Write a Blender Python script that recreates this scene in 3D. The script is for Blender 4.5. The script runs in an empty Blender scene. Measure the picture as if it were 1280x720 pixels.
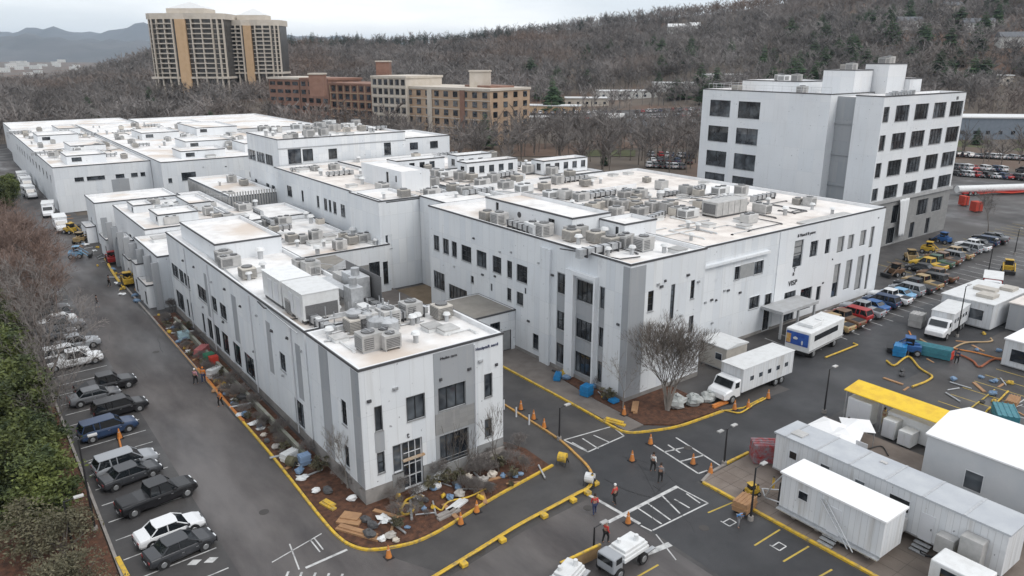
import bpy, math, random
import numpy as np
R=math.radians
random.seed(7)
C=bpy.context.scene.collection
scn=bpy.context.scene

# ------------------------------------------------------------------ camera
CH=33.0; FP=941.0; PT=R(17.1)          # drone height, focal length in photo pixels, pitch down
cam_d=bpy.data.cameras.new('camera'); cam=bpy.data.objects.new('camera',cam_d); C.objects.link(cam)
cam.location=(0,0,CH); cam.rotation_euler=(R(90)-PT,0,-math.atan2(.6,.8))
cam_d.sensor_width=36; cam_d.lens=36*FP/1280; cam_d.clip_start=.5; cam_d.clip_end=40000
scn.camera=cam
# ------------------------------------------------------------------ sky
SUN_EL=R(48); SUN_AZ=R(160)
w=bpy.data.worlds.new('World'); scn.world=w; w.use_nodes=True
nt=w.node_tree; N=nt.nodes; L=nt.links; N.clear()
out=N.new('ShaderNodeOutputWorld'); bg=N.new('ShaderNodeBackground'); sky=N.new('ShaderNodeTexSky')
sky.sky_type='NISHITA'; sky.sun_disc=False; sky.sun_elevation=SUN_EL; sky.sun_rotation=SUN_AZ
tc=N.new('ShaderNodeTexCoord'); mp=N.new('ShaderNodeMapping'); mp.inputs['Scale'].default_value=(1.6,1.6,9)
nz=N.new('ShaderNodeTexNoise'); nz.inputs['Scale'].default_value=1.3; nz.inputs['Detail'].default_value=5; nz.inputs['Roughness'].default_value=.5
cr=N.new('ShaderNodeValToRGB'); cr.color_ramp.elements[0].position=.38; cr.color_ramp.elements[1].position=.62
cr.color_ramp.elements[0].color=(.60,.64,.685,1); cr.color_ramp.elements[1].color=(.93,.93,.935,1)
vm=N.new('ShaderNodeVectorMath'); vm.operation='SCALE'; vm.inputs['Scale'].default_value=8.6
mx=N.new('ShaderNodeMix'); mx.data_type='RGBA'; mx.inputs[0].default_value=.90
L.new(tc.outputs['Generated'],mp.inputs[0]); L.new(mp.outputs[0],nz.inputs['Vector']); L.new(nz.outputs[0],cr.inputs[0]); L.new(cr.outputs[0],vm.inputs[0])
L.new(sky.outputs[0],mx.inputs[6]); L.new(vm.outputs[0],mx.inputs[7]); L.new(mx.outputs[2],bg.inputs[0]); bg.inputs[1].default_value=.115
L.new(bg.outputs[0],out.inputs[0])
sd=bpy.data.lights.new('sun','SUN'); sd.energy=.95; sd.angle=R(25); sd.color=(1,.96,.91)
sun=bpy.data.objects.new('sun',sd); C.objects.link(sun)
from mathutils import Vector, Matrix
to_sun=Vector((math.sin(SUN_AZ)*math.cos(SUN_EL),math.cos(SUN_AZ)*math.cos(SUN_EL),math.sin(SUN_EL)))
sun.rotation_euler=to_sun.to_track_quat('Z','Y').to_euler()
scn.view_settings.view_transform='Standard'; scn.view_settings.look='None'; scn.view_settings.gamma=1; scn.view_settings.exposure=.58
try: scn.view_settings.use_curve_mapping=False
except: pass

# ------------------------------------------------------------------ where things stand: plan survey from the photo
cP,sP=math.cos(PT),math.sin(PT)
def G(px,py,z=0.0):
    a=(px-640)/FP; b=(py-360)/FP; h=cP-b*sP; d=sP+b*cP; t=(CH-z)/d
    return (t*(.6*h+.8*a), t*(.8*h-.6*a))
def YW(px,X,z=5.):    # y along a wall X=const
    a=(px-640)/FP; return (.8*X-a*(.6*X*cP+(CH-z)*sP))/(.6+.8*a*cP)
def XW(px,Y,z=5.):    # x along a wall Y=const
    a=(px-640)/FP; return (a*(.8*Y*cP+(CH-z)*sP)+.6*Y)/(.8-.6*a*cP)

# ------------------------------------------------------------------ materials
MATS={}
def mat(name,c1,c2=None,scale=.5,rough=.85,metal=0,detail=5,lo=.35,hi=.65,bump=0,bscale=None,stretch=None,coord='pos',rnd=0,c3=None,s3=.1,spec=None):
    if name in MATS: return MATS[name]
    m=bpy.data.materials.new(name); m.use_nodes=True; n=m.node_tree.nodes; l=m.node_tree.links
    p=n['Principled BSDF']; p.inputs['Roughness'].default_value=rough; p.inputs['Metallic'].default_value=metal
    if spec is not None: p.inputs['Specular IOR Level'].default_value=spec
    col=None
    if coord=='pos': g=n.new('ShaderNodeNewGeometry'); vec=g.outputs['Position']
    else: g=n.new('ShaderNodeTexCoord'); vec=g.outputs['Object']
    if stretch:
        q=n.new('ShaderNodeMapping'); q.inputs['Scale'].default_value=stretch; l.new(vec,q.inputs[0]); vec=q.outputs[0]
    if c2 is not None:
        z=n.new('ShaderNodeTexNoise'); z.inputs['Scale'].default_value=scale; z.inputs['Detail'].default_value=detail; z.inputs['Roughness'].default_value=.62
        l.new(vec,z.inputs['Vector']); r=n.new('ShaderNodeValToRGB')
        r.color_ramp.elements[0].position=lo; r.color_ramp.elements[1].position=hi
        r.color_ramp.elements[0].color=(*c1,1); r.color_ramp.elements[1].color=(*c2,1); l.new(z.outputs[0],r.inputs[0]); col=r.outputs[0]
        if c3 is not None:
            z3=n.new('ShaderNodeTexNoise'); z3.inputs['Scale'].default_value=s3; z3.inputs['Detail'].default_value=4; l.new(vec,z3.inputs['Vector'])
            mr=n.new('ShaderNodeMapRange'); mr.inputs[1].default_value=.5; mr.inputs[2].default_value=.66; l.new(z3.outputs[0],mr.inputs[0])
            x=n.new('ShaderNodeMix'); x.data_type='RGBA'; l.new(mr.outputs[0],x.inputs[0]); l.new(col,x.inputs[6]); x.inputs[7].default_value=(*c3,1); col=x.outputs[2]
    else:
        r=n.new('ShaderNodeRGB'); r.outputs[0].default_value=(*c1,1); col=r.outputs[0]
    if rnd:
        o=n.new('ShaderNodeObjectInfo'); h=n.new('ShaderNodeHueSaturation'); mr=n.new('ShaderNodeMapRange'); mr.inputs[3].default_value=1-rnd; mr.inputs[4].default_value=1+rnd
        l.new(o.outputs['Random'],mr.inputs[0]); l.new(mr.outputs[0],h.inputs['Value']); l.new(col,h.inputs['Color']); col=h.outputs[0]
    l.new(col,p.inputs['Base Color'])
    if 'asphalt' in name:
        zr=n.new('ShaderNodeTexNoise'); zr.inputs['Scale'].default_value=.12; zr.inputs['Detail'].default_value=7; l.new(vec,zr.inputs['Vector']); mr_=n.new('ShaderNodeMapRange'); mr_.inputs[1].default_value=.35; mr_.inputs[2].default_value=.62; mr_.inputs[3].default_value=.38; mr_.inputs[4].default_value=.9; l.new(zr.outputs[0],mr_.inputs[0]); l.new(mr_.outputs[0],p.inputs['Roughness'])
    if bump:
        b=n.new('ShaderNodeTexNoise'); b.inputs['Scale'].default_value=bscale or scale*4; b.inputs['Detail'].default_value=4; l.new(vec,b.inputs['Vector'])
        u=n.new('ShaderNodeBump'); u.inputs['Strength'].default_value=bump; u.inputs['Distance'].default_value=.05; l.new(b.outputs[0],u.inputs['Height']); l.new(u.outputs[0],p.inputs['Normal'])
    MATS[name]=m; return m
def panel_mat(name,c1,c2,bw=1.25,bh=3.7,seam=.86,dirt=.10,stain=(.42,.41,.39)):
    """vertical wall panels with slightly different greys, thin seams and rain streaks"""
    m=bpy.data.materials.new(name); m.use_nodes=True; n=m.node_tree.nodes; l=m.node_tree.links; p=n['Principled BSDF']; p.inputs['Roughness'].default_value=.75
    g=n.new('ShaderNodeNewGeometry'); s=n.new('ShaderNodeSeparateXYZ'); l.new(g.outputs['Position'],s.inputs[0])
    a=n.new('ShaderNodeMath'); a.operation='ADD'; l.new(s.outputs[0],a.inputs[0]); l.new(s.outputs[1],a.inputs[1])
    c=n.new('ShaderNodeCombineXYZ'); l.new(a.outputs[0],c.inputs[0]); l.new(s.outputs[2],c.inputs[1])
    b=n.new('ShaderNodeTexBrick'); b.offset=0; b.squash=1; l.new(c.outputs[0],b.inputs['Vector']); b.inputs['Scale'].default_value=1
    b.inputs['Brick Width'].default_value=bw; b.inputs['Row Height'].default_value=bh; b.inputs['Mortar Size'].default_value=.018; b.inputs['Mortar Smooth'].default_value=.3
    b.inputs['Color1'].default_value=(*c1,1); b.inputs['Color2'].default_value=(*c2,1); b.inputs['Mortar'].default_value=(*[x*seam for x in c2],1)
    # rain streaks: noise stretched along z
    c2v=n.new('ShaderNodeMapping'); c2v.inputs['Scale'].default_value=(2.2,2.2,.16); l.new(g.outputs['Position'],c2v.inputs[0])
    z=n.new('ShaderNodeTexNoise'); z.inputs['Scale'].default_value=1; z.inputs['Detail'].default_value=5; l.new(c2v.outputs[0],z.inputs['Vector'])
    mr=n.new('ShaderNodeMapRange'); mr.inputs[1].default_value=.55; mr.inputs[2].default_value=.8; mr.inputs[4].default_value=dirt*4; l.new(z.outputs[0],mr.inputs[0])
    x=n.new('ShaderNodeMix'); x.data_type='RGBA'; l.new(mr.outputs[0],x.inputs[0]); l.new(b.outputs[0],x.inputs[6]); x.inputs[7].default_value=(*stain,1)
    bl=n.new('ShaderNodeTexNoise'); bl.inputs['Scale'].default_value=.55; bl.inputs['Detail'].default_value=9; bl.inputs['Roughness'].default_value=.7; l.new(g.outputs['Position'],bl.inputs['Vector'])
    bm=n.new('ShaderNodeMapRange'); bm.inputs[1].default_value=.60; bm.inputs[2].default_value=.68; bm.inputs[4].default_value=.22; l.new(bl.outputs[0],bm.inputs[0])
    x2=n.new('ShaderNodeMix'); x2.data_type='RGBA'; l.new(bm.outputs[0],x2.inputs[0]); l.new(x.outputs[2],x2.inputs[6]); x2.inputs[7].default_value=(.36,.375,.40,1); x=x2
    sp=n.new('ShaderNodeTexNoise'); sp.inputs['Scale'].default_value=2.6; sp.inputs['Detail'].default_value=2; l.new(g.outputs['Position'],sp.inputs['Vector'])
    sm=n.new('ShaderNodeMapRange'); sm.inputs[1].default_value=.73; sm.inputs[2].default_value=.75; sm.inputs[4].default_value=.6; l.new(sp.outputs[0],sm.inputs[0])
    x3=n.new('ShaderNodeMix'); x3.data_type='RGBA'; l.new(sm.outputs[0],x3.inputs[0]); l.new(x.outputs[2],x3.inputs[6]); x3.inputs[7].default_value=(.10,.10,.11,1); x=x3
    z2=n.new('ShaderNodeTexNoise'); z2.inputs['Scale'].default_value=.18; z2.inputs['Detail'].default_value=3; l.new(g.outputs['Position'],z2.inputs['Vector'])
    m2=n.new('ShaderNodeMapRange'); m2.inputs[3].default_value=.90; m2.inputs[4].default_value=1.08; l.new(z2.outputs[0],m2.inputs[0])
    h=n.new('ShaderNodeHueSaturation'); l.new(m2.outputs[0],h.inputs['Value']); l.new(x.outputs[2],h.inputs['Color']); l.new(h.outputs[0],p.inputs['Base Color'])
    u=n.new('ShaderNodeBump'); u.inputs['Strength'].default_value=.25; u.inputs['Distance'].default_value=.02; l.new(b.outputs['Fac'],u.inputs['Height']); u.invert=True; l.new(u.outputs[0],p.inputs['Normal'])
    MATS[name]=m; return m
WALL=panel_mat('white_panel',(.63,.66,.69),(.70,.72,.735),dirt=.085,seam=.80)
WALL2=panel_mat('white_render',(.69,.715,.74),(.73,.745,.76),bw=3.1,bh=4.2,seam=.88,dirt=.05)
TRW=panel_mat('trailer_panel',(.60,.62,.64),(.67,.68,.69),bw=.42,bh=9,seam=.72,dirt=.16,stain=(.33,.30,.26))
GREYP=panel_mat('grey_panel',(.30,.32,.34),(.34,.35,.365),bw=1.6)
GREY2=panel_mat('grey_block',(.235,.235,.235),(.27,.27,.265),bw=.8,bh=.4)
PLINTH=mat('plinth',(.20,.19,.18),(.29,.275,.26),scale=.8)
ROOF=mat('white_membrane',(.80,.79,.78),(.60,.58,.56),scale=.42,rough=.7,lo=.42,hi=.72,c3=(.60,.52,.45),s3=.10,bump=.1,bscale=2)
ROOF2=mat('stained_membrane',(.76,.71,.66),(.52,.46,.42),scale=.32,rough=.7,lo=.40,hi=.72,c3=(.80,.79,.78),s3=.06,bump=.1,bscale=2)
ROOFT=mat('taupe_roof',(.20,.185,.165),(.25,.235,.21),scale=.7)
CAP=mat('dark_cap',(.085,.085,.09),rough=.5,metal=.2)
WPARA=mat('white_parapet',(.72,.73,.74),(.6,.6,.6),scale=1.2,lo=.5,hi=.8)
GLASS=mat('window_glass',(.010,.013,.018),(.11,.125,.14),scale=.45,rough=.05,lo=.42,hi=.75,detail=2,rnd=.6,spec=.8)  # mottling and per-pane tone paint sky reflections and blinds into the glass
BLIND=mat('blind',(.27,.28,.28),(.33,.33,.33),scale=2,rough=.6)
FRAMED=mat('dark_frame',(.035,.037,.04),rough=.4,metal=.3)
FRAMEW=mat('white_frame',(.62,.63,.65),rough=.5)
GALV=mat('galvanised',(.40,.41,.42),(.52,.53,.54),scale=3,rough=.42,metal=.55,rnd=.12)
UNITW=mat('unit_white',(.68,.69,.69),(.56,.56,.55),scale=1.5,rough=.5,lo=.45,hi=.8,rnd=.08)
UNITG=mat('unit_grey',(.36,.36,.35),(.47,.46,.45),scale=1.5,rough=.55,rnd=.2)
UNITB=mat('unit_beige',(.50,.47,.42),(.42,.39,.35),scale=1.5,rough=.55,rnd=.15)
DARK=mat('dark_recess',(.02,.02,.022),rough=.6)  # near-black for seams, grilles and the shade inside hollows
GRILLE=mat('grille',(.12,.12,.125),(.2,.2,.2),scale=12,rough=.5,metal=.3)
ASPH=mat('asphalt',(.042,.040,.041),(.072,.068,.066),scale=.25,rough=.88,c3=(.084,.078,.075),s3=.035,bump=.25,bscale=14,detail=9)
ASPHN=mat('fresh_asphalt',(.033,.034,.037),(.046,.046,.049),scale=.35,rough=.8,bump=.25,bscale=14,detail=9)
ASPHO=mat('worn_asphalt',(.058,.052,.052),(.118,.107,.103),scale=.16,rough=.72,c3=(.048,.046,.047),s3=.05,bump=.25,bscale=14,detail=10,stretch=(1.6,.5,1),lo=.36,hi=.62)
CONC=mat('brown_paving',(.155,.125,.105),(.21,.175,.15),scale=.5,bump=.2,bscale=6,c3=(.12,.10,.085),s3=.12)
SIDEW=mat('sidewalk',(.125,.108,.098),(.175,.155,.14),scale=.6,bump=.2,bscale=6)
MULCH=mat('mulch',(.045,.021,.013),(.125,.055,.03),scale=2.2,rough=.95,bump=.8,bscale=12,detail=8)
BROWNG=mat('winter_ground',(.09,.074,.060),(.14,.115,.092),scale=.05,rough=.95,c3=(.14,.078,.05),s3=.012,detail=9,bump=.5,bscale=.7)
GRASS=mat('winter_grass',(.06,.075,.028),(.105,.105,.05),scale=.4,rough=.95,bump=.6,bscale=8)
YEL=mat('yellow_paint',(.62,.40,.035),(.26,.20,.10),scale=2.6,rough=.65,lo=.46,hi=.68,detail=9)
YEL2=mat('yellow_line',(.50,.36,.06),(.28,.21,.07),scale=1.2,rough=.7,lo=.4,hi=.75)
ORG=mat('orange_paint',(.62,.22,.04),(.45,.17,.05),scale=1.5,rough=.6)
WLINE=mat('white_line',(.55,.55,.54),(.22,.22,.22),scale=1.4,rough=.7,lo=.45,hi=.72,detail=8)
KERB=mat('kerb_concrete',(.30,.28,.26),(.22,.20,.185),scale=1)
TYRE=mat('tyre',(.018,.018,.019),rough=.85)
RIM=mat('rim',(.45,.46,.47),rough=.35,metal=.7)
CGLASS=mat('car_glass',(.012,.015,.018),rough=.06,spec=.8)
LAMPW=mat('lamp_clear',(.7,.72,.74),rough=.2); LAMPR=mat('lamp_red',(.35,.02,.02),rough=.25)
BARK=mat('bark',(.10,.085,.072),(.15,.13,.115),scale=2,rnd=.15)
BARKL=mat('pale_bark',(.20,.18,.16),(.27,.245,.22),scale=2)
TWIG=mat('twigs',(.12,.105,.097),(.21,.19,.178),scale=.06,rnd=.16)
TWIGR=mat('reddish_twigs',(.15,.10,.08),(.21,.15,.125),scale=.3,rnd=.15)
WOODS=mat('woods',(.085,.077,.072),(.27,.25,.24),scale=.035,rough=.95,c3=(.19,.145,.12),s3=.009,detail=9,lo=.36,hi=.64)
PINE=mat('pine_needles',(.018,.036,.018),(.05,.085,.036),scale=.5,rough=.9,rnd=.3)
PINED=mat('far_pine_needles',(.016,.028,.022),(.032,.047,.036),scale=.3,rough=.9,rnd=.25)
LEAF=mat('evergreen_leaves',(.022,.036,.012),(.13,.155,.04),scale=.55,rough=.75,detail=5,lo=.38,hi=.64,rnd=.3)
LEAFO=mat('olive_leaves',(.06,.058,.032),(.16,.145,.09),scale=1,rough=.8,rnd=.2)
BRICK=mat('red_brick',(.21,.115,.082),(.27,.155,.115),scale=.3)
BRICKT=mat('tan_brick',(.36,.25,.17),(.44,.32,.22),scale=.3)
STONE=mat('cream_stone',(.50,.45,.38),(.56,.51,.45),scale=.4)
TANP=mat('tan_panel',(.50,.34,.20),(.56,.39,.24),scale=.3)
BLACKM=mat('black_metal',(.02,.02,.022),rough=.5)
MOUNT=mat('mountain_forest',(.085,.095,.105),(.125,.13,.14),scale=.002,rough=1)  # winter forest lifted to bluish grey, distance haze put into the colour
def paint(name,c,rough=.28): return mat('paint_'+name,c,rough=rough,spec=.6)

# ------------------------------------------------------------------ mesh builder
class MB:
    def __init__(s): s.v=[]; s.f=[]; s.m=[]
    def face(s,pts,mi=0):
        b=len(s.v); s.v+=[tuple(p) for p in pts]; s.f.append(tuple(range(b,b+len(pts)))); s.m.append(mi)
    def box(s,x0,x1,y0,y1,z0,z1,mi=0,top=None,M=None):
        b=len(s.v); P=[(x0,y0,z0),(x1,y0,z0),(x1,y1,z0),(x0,y1,z0),(x0,y0,z1),(x1,y0,z1),(x1,y1,z1),(x0,y1,z1)]
        if M is not None: P=[tuple(M@Vector(p)) for p in P]
        s.v+=P
        for k,q in enumerate(((0,3,2,1),(4,5,6,7),(0,1,5,4),(1,2,6,5),(2,3,7,6),(3,0,4,7))):
            s.f.append(tuple(b+i for i in q)); s.m.append(top if (k==1 and top is not None) else mi)
        return s
    def prism(s,poly,z0,z1,mi=0,top=None,bot=True):
        b=len(s.v); n=len(poly); s.v+=[(p[0],p[1],z0) for p in poly]+[(p[0],p[1],z1) for p in poly]
        if bot: s.f.append(tuple(b+n-1-i for i in range(n))); s.m.append(mi)
        s.f.append(tuple(b+n+i for i in range(n))); s.m.append(mi if top is None else top)
        for i in range(n):
            j=(i+1)%n; s.f.append((b+i,b+j,b+n+j,b+n+i)); s.m.append(mi)
        return s
    def tube(s,p0,p1,r0,r1=None,n=8,mi=0,caps=True):
        r1=r0 if r1 is None else r1; p0=Vector(p0); p1=Vector(p1); d=(p1-p0)
        if d.length<1e-6: return s
        d.normalize(); a=d.orthogonal().normalized(); c=d.cross(a); b=len(s.v)
        for p,r in ((p0,r0),(p1,r1)):
            for i in range(n):
                t=2*math.pi*i/n; s.v.append(tuple(p+a*math.cos(t)*r+c*math.sin(t)*r))
        for i in range(n):
            j=(i+1)%n; s.f.append((b+i,b+j,b+n+j,b+n+i)); s.m.append(mi)
        if caps:
            s.f.append(tuple(b+n-1-i for i in range(n))); s.m.append(mi); s.f.append(tuple(b+n+i for i in range(n))); s.m.append(mi)
        return s
    def path(s,pts,r,n=6,mi=0):
        for a,b in zip(pts,pts[1:]): s.tube(a,b,r,r,n,mi)
        return s
    def strip(s,pts,w,z0,z1,mi=0):   # a kerb or a raised strip along a polyline
        P=[Vector((p[0],p[1],0)) for p in pts]; Lf=[];Rt=[]
        for i,p in enumerate(P):
            d=(P[min(i+1,len(P)-1)]-P[max(i-1,0)]).normalized(); q=Vector((-d.y,d.x,0))*w/2; Lf.append(p+q); Rt.append(p-q)
        for i in range(len(P)-1):
            a,b,c,d=Rt[i],Rt[i+1],Lf[i+1],Lf[i]
            s.face([(q.x,q.y,z1) for q in (a,b,c,d)],mi)
            s.face([(a.x,a.y,z0),(b.x,b.y,z0),(b.x,b.y,z1),(a.x,a.y,z1)],mi); s.face([(c.x,c.y,z0),(d.x,d.y,z0),(d.x,d.y,z1),(c.x,c.y,z1)],mi)
        return s
    def blob(s,c,r,mi=0,jit=.2,n=7,m=5):
        b=len(s.v)
        for i in range(m+1):
            th=math.pi*i/m
            for j in range(n):
                ph=2*math.pi*j/n; k=1+random.uniform(-jit,jit)
                s.v.append((c[0]+r[0]*k*math.sin(th)*math.cos(ph),c[1]+r[1]*k*math.sin(th)*math.sin(ph),c[2]+r[2]*k*math.cos(th)))
        for i in range(m):
            for j in range(n):
                s.f.append((b+i*n+j,b+(i+1)*n+j,b+(i+1)*n+(j+1)%n,b+i*n+(j+1)%n)); s.m.append(mi)
        return s
    def build(s,name,mats,parent=None,off=(0,0,0),smooth=False,bevel=0):
        me=bpy.data.meshes.new(name)
        V=[(a-off[0],b-off[1],c-off[2]) for a,b,c in s.v] if any(off) else s.v
        me.from_pydata(V,[],s.f)
        for m in (mats if isinstance(mats,(list,tuple)) else [mats]): me.materials.append(m)
        if any(s.m): me.polygons.foreach_set('material_index',s.m)
        if smooth: me.polygons.foreach_set('use_smooth',[True]*len(me.polygons))
        me.update(); o=bpy.data.objects.new(name,me); C.objects.link(o)
        if parent: o.parent=parent
        if bevel:
            d=o.modifiers.new('bevel','BEVEL'); d.width=bevel; d.segments=2; d.limit_method='ANGLE'
        return o
def tag(o,label=None,cat=None,group=None,kind=None):
    if label: o['label']=label
    if cat: o['category']=cat
    if group: o['group']=group
    if kind: o['kind']=kind
    return o
def thing(name,label,cat,loc=(0,0,0),rz=0,group=None):
    o=bpy.data.objects.new(name,None); C.objects.link(o); o.empty_display_size=.3
    o.location=(loc[0],loc[1],loc[2] if len(loc)>2 else 0); o.rotation_euler=(0,0,rz); return tag(o,label,cat,group)
KIDS={}
def kids(o):
    if o.name not in KIDS: KIDS[o.name]=list(o.children)
    return KIDS[o.name]
def dup(o,loc=None,rz=None,label=None,group=None,scale=None,parent=None,mats=None):
    c=o.copy(); C.objects.link(c)
    if parent is not None: c.parent=parent
    if loc is not None: c.location=(loc[0],loc[1],loc[2] if len(loc)>2 else 0)
    if rz is not None: c.rotation_euler=(0,0,rz)
    if scale is not None: c.scale=(scale,)*3 if not isinstance(scale,tuple) else scale
    if label: c['label']=label
    if group: c['group']=group
    if mats and c.type=='MESH':
        for i,sl in enumerate(c.material_slots):
            if sl.material and sl.material.name in mats:
                nm_=sl.material.name; sl.link='OBJECT'; sl.material=mats[nm_]
    for ch in kids(o): dup(ch,parent=c,mats=mats)
    return c
class Proto:
    """first place() moves the original, later ones copy it"""
    def __init__(s,root): s.r=root; s.used=False
    def place(s,loc,rz=0,label=None,group=None,scale=None,mats=None):
        if not s.used and not mats:
            s.used=True; o=s.r; o.location=(loc[0],loc[1],loc[2] if len(loc)>2 else 0); o.rotation_euler=(0,0,rz)
            if scale is not None: o.scale=(scale,)*3 if not isinstance(scale,tuple) else scale
            if label: o['label']=label
            if group: o['group']=group
            return o
        return dup(s.r,loc,rz,label,group,scale,mats=mats)
    def done(s):
        if not s.used:
            for k in kids(s.r):
                for j in kids(k): bpy.data.objects.remove(j)
                bpy.data.objects.remove(k)
            bpy.data.objects.remove(s.r)
ORD=['first','second','third','fourth','fifth','sixth','seventh','eighth','ninth','tenth','eleventh','twelfth','thirteenth','fourteenth','fifteenth','sixteenth','seventeenth','eighteenth','nineteenth','twentieth']
def ordn(i):
    return ORD[i] if i<20 else ('twenty-'+ORD[i-20] if i<29 else ('thirtieth' if i==29 else ('thirty-'+ORD[i-30] if i<39 else 'number %d'%(i+1))))
def struct(name,mb,m,**k): return tag(mb.build(name,m,**k),kind='structure')

# ------------------------------------------------------------------ terrain
RX=[-600,-200,0,60,120,190,260,350,450,560,640,720,800,900,1000,1150,1280,1500,2200]
RY=[102,101,98,96,84,64,57,52,48,45,37,27,16,4,-12,-42,-62,-85,-110]
R0X=[-600,200,350,500,640,900,1100,1280,2200]; R0Y=[350,345,300,255,290,290,300,320,320]
def rz_of(px): return 760 if px<120 else (850 if px>230 else 760+90*(px-120)/110)
def ground_z(x,y):
    r=math.hypot(x,y); f=.6*x+.8*y; q=.8*x-.6*y
    az=math.atan2(q,f); az=max(-1.0,min(1.0,az)); px=640+FP*math.tan(az)/cP
    r0=float(np.interp(px,R0X,R0Y)); r1=rz_of(px); row=float(np.interp(px,RX,RY))
    b=(row-360)/FP; hr=CH-r1*math.cos(az)*(sP+b*cP)/(cP-b*sP)-9
    if r<r0: return -.15
    if r<r1:
        t=(r-r0)/(r1-r0); z=hr*t**1.35
        return -.15+z+ (math.sin(x*.021+y*.013)+math.sin(x*.011-y*.019+1))*2.2*min(1,t*3)*(1-.5*t)
    t=min(1,(r-r1)/900); return (hr+.6)*(1-t)**2-12*t+min(38,max(0,(r-2200)*.014))
def build_terrain():
    rad=[0,30,60,100,150,200,240]+list(range(260,880,14))+[900,950,1010,1080,1160,1250,1350,1500,1700,2000,2500,3200,4200,6000,9000,14000]
    na=240; v=[(0,0,-.15)]; f=[]
    for r in rad[1:]:
        for i in range(na):
            a=2*math.pi*i/na; x=r*math.cos(a); y=r*math.sin(a); v.append((x,y,ground_z(x,y)))
    for i in range(na): f.append((0,1+i,1+(i+1)%na))
    for k in range(len(rad)-2):
        b=1+k*na
        for i in range(na): j=(i+1)%na; f.append((b+i,b+na+i,b+na+j,b+j))
    m=MB(); m.v=v; m.f=f; m.m=[0]*len(f)
    struct('terrain',m,BROWNG,smooth=True)
build_terrain()
def azdir(px):
    t=(px-640)*cP/FP; f=Vector((.6,.8)); q=Vector((.8,-.6)); return (f+q*t)
def polar(px,dist):      # point at forward distance dist seen at photo column px
    t=(px-640)*cP/FP; return (.6*dist+.8*t*dist, .8*dist-.6*t*dist)
def build_mountain(name,dist,prof,depth):
    m=MB(); cols=[]; rows=14; xs=np.linspace(prof[0][0],prof[-1][0],90)
    for k in range(rows+1):
        u=k/rows; dd=dist-depth+2*depth*u
        for px in xs:
            row=float(np.interp(px,[p[0] for p in prof],[p[1] for p in prof])); b=(row-360)/FP
            zt=CH-dist*(sP+b*cP)/(cP-b*sP)
            s=math.sin(math.pi*u)**1.0; n=1+.10*math.sin(px*.05+k)+.07*math.sin(px*.13-k*1.7)
            z=-14+(zt+14)*s*(n if abs(u-.5)>.05 else 1); x,y=polar(px,dd); m.v.append((x,y,z))
    n=len(xs)
    for k in range(rows):
        for i in range(n-1): m.f.append((k*n+i,k*n+i+1,(k+1)*n+i+1,(k+1)*n+i)); m.m.append(0)
    struct(name,m,MOUNT,smooth=True)
build_mountain('near_mountain_ridge',4600,[(-500,52),(-200,50),(0,46),(60,48),(130,52),(200,54),(300,62),(420,75)],1500)
build_mountain('far_mountain_ridge',8200,[(-500,44),(-200,38),(0,39),(25,43),(45,40),(70,36),(95,40),(120,43),(145,42),(165,36),(185,33),(230,38),(330,44),(500,52)],2300)

# ------------------------------------------------------------------ paved ground
m=MB(); m.face([(4.7,-60,0),(110,-60,0),(110,150,0),(4.7,150,0)]); m.face([(110,-60,0),(255,-60,0),(255,112,0),(110,112,0)]); m.face([(7,150,0),(21,150,0),(21,360,0),(7,360,0)]); m.face([(21,150,0),(110,150,0),(110,185,0),(21,185,0)])
struct('asphalt',m,ASPH)
m=MB(); m.face([(10.9,44,.004),(17.9,44,.004),(17.9,300,.004),(10.9,300,.004)]); m.face([(10.9,-30,.004),(36.0,-30,.004),(36,37.5,.004),(29,37.2,.004),(22,36.2,.004),(17.9,44,.004),(10.9,44,.004)])
struct('road',m,ASPHO)
m=MB(); m.face([(36.2,-40,.004),(44.2,-40,.004),(44.2,34,.004),(120,34,.004),(120,45,.004),(66,45,.004),(66,39.9,.004),(56,40.6,.004),(50,41.3,.004),(45.5,43.2,.004),(39.3,42.7,.004),(36.4,38.6,.004)])
struct('fresh_road',m,ASPHN)
# plaza at the right, sidewalk along the main building
m=MB(); m.prism([(44.6,33.9),(51.5,34.1),(57,33.5),(63,34),(63,15),(66,12),(66,-30),(44.6,-30)],0,.12); struct('plaza_paving',m,CONC)
m=MB(); 
for y in np.arange(-28,34,1.5): m.box(44.75,48.6,y,y+.03,.121,.124)
for x in (46.0,47.3,48.6): m.box(x,x+.03,-30,33.8,.125,.128)
struct('paving_joints',m,mat('joint',(.08,.065,.055)))
m=MB(); m.prism([(45.75,140),(45.75,43.4),(47.9,43.4),(48.0,50),(48.6,56),(49.96,57.5),(49.96,66),(49.96,100),(49.0,140)],0,.12); struct('sidewalk',m,SIDEW)
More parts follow.
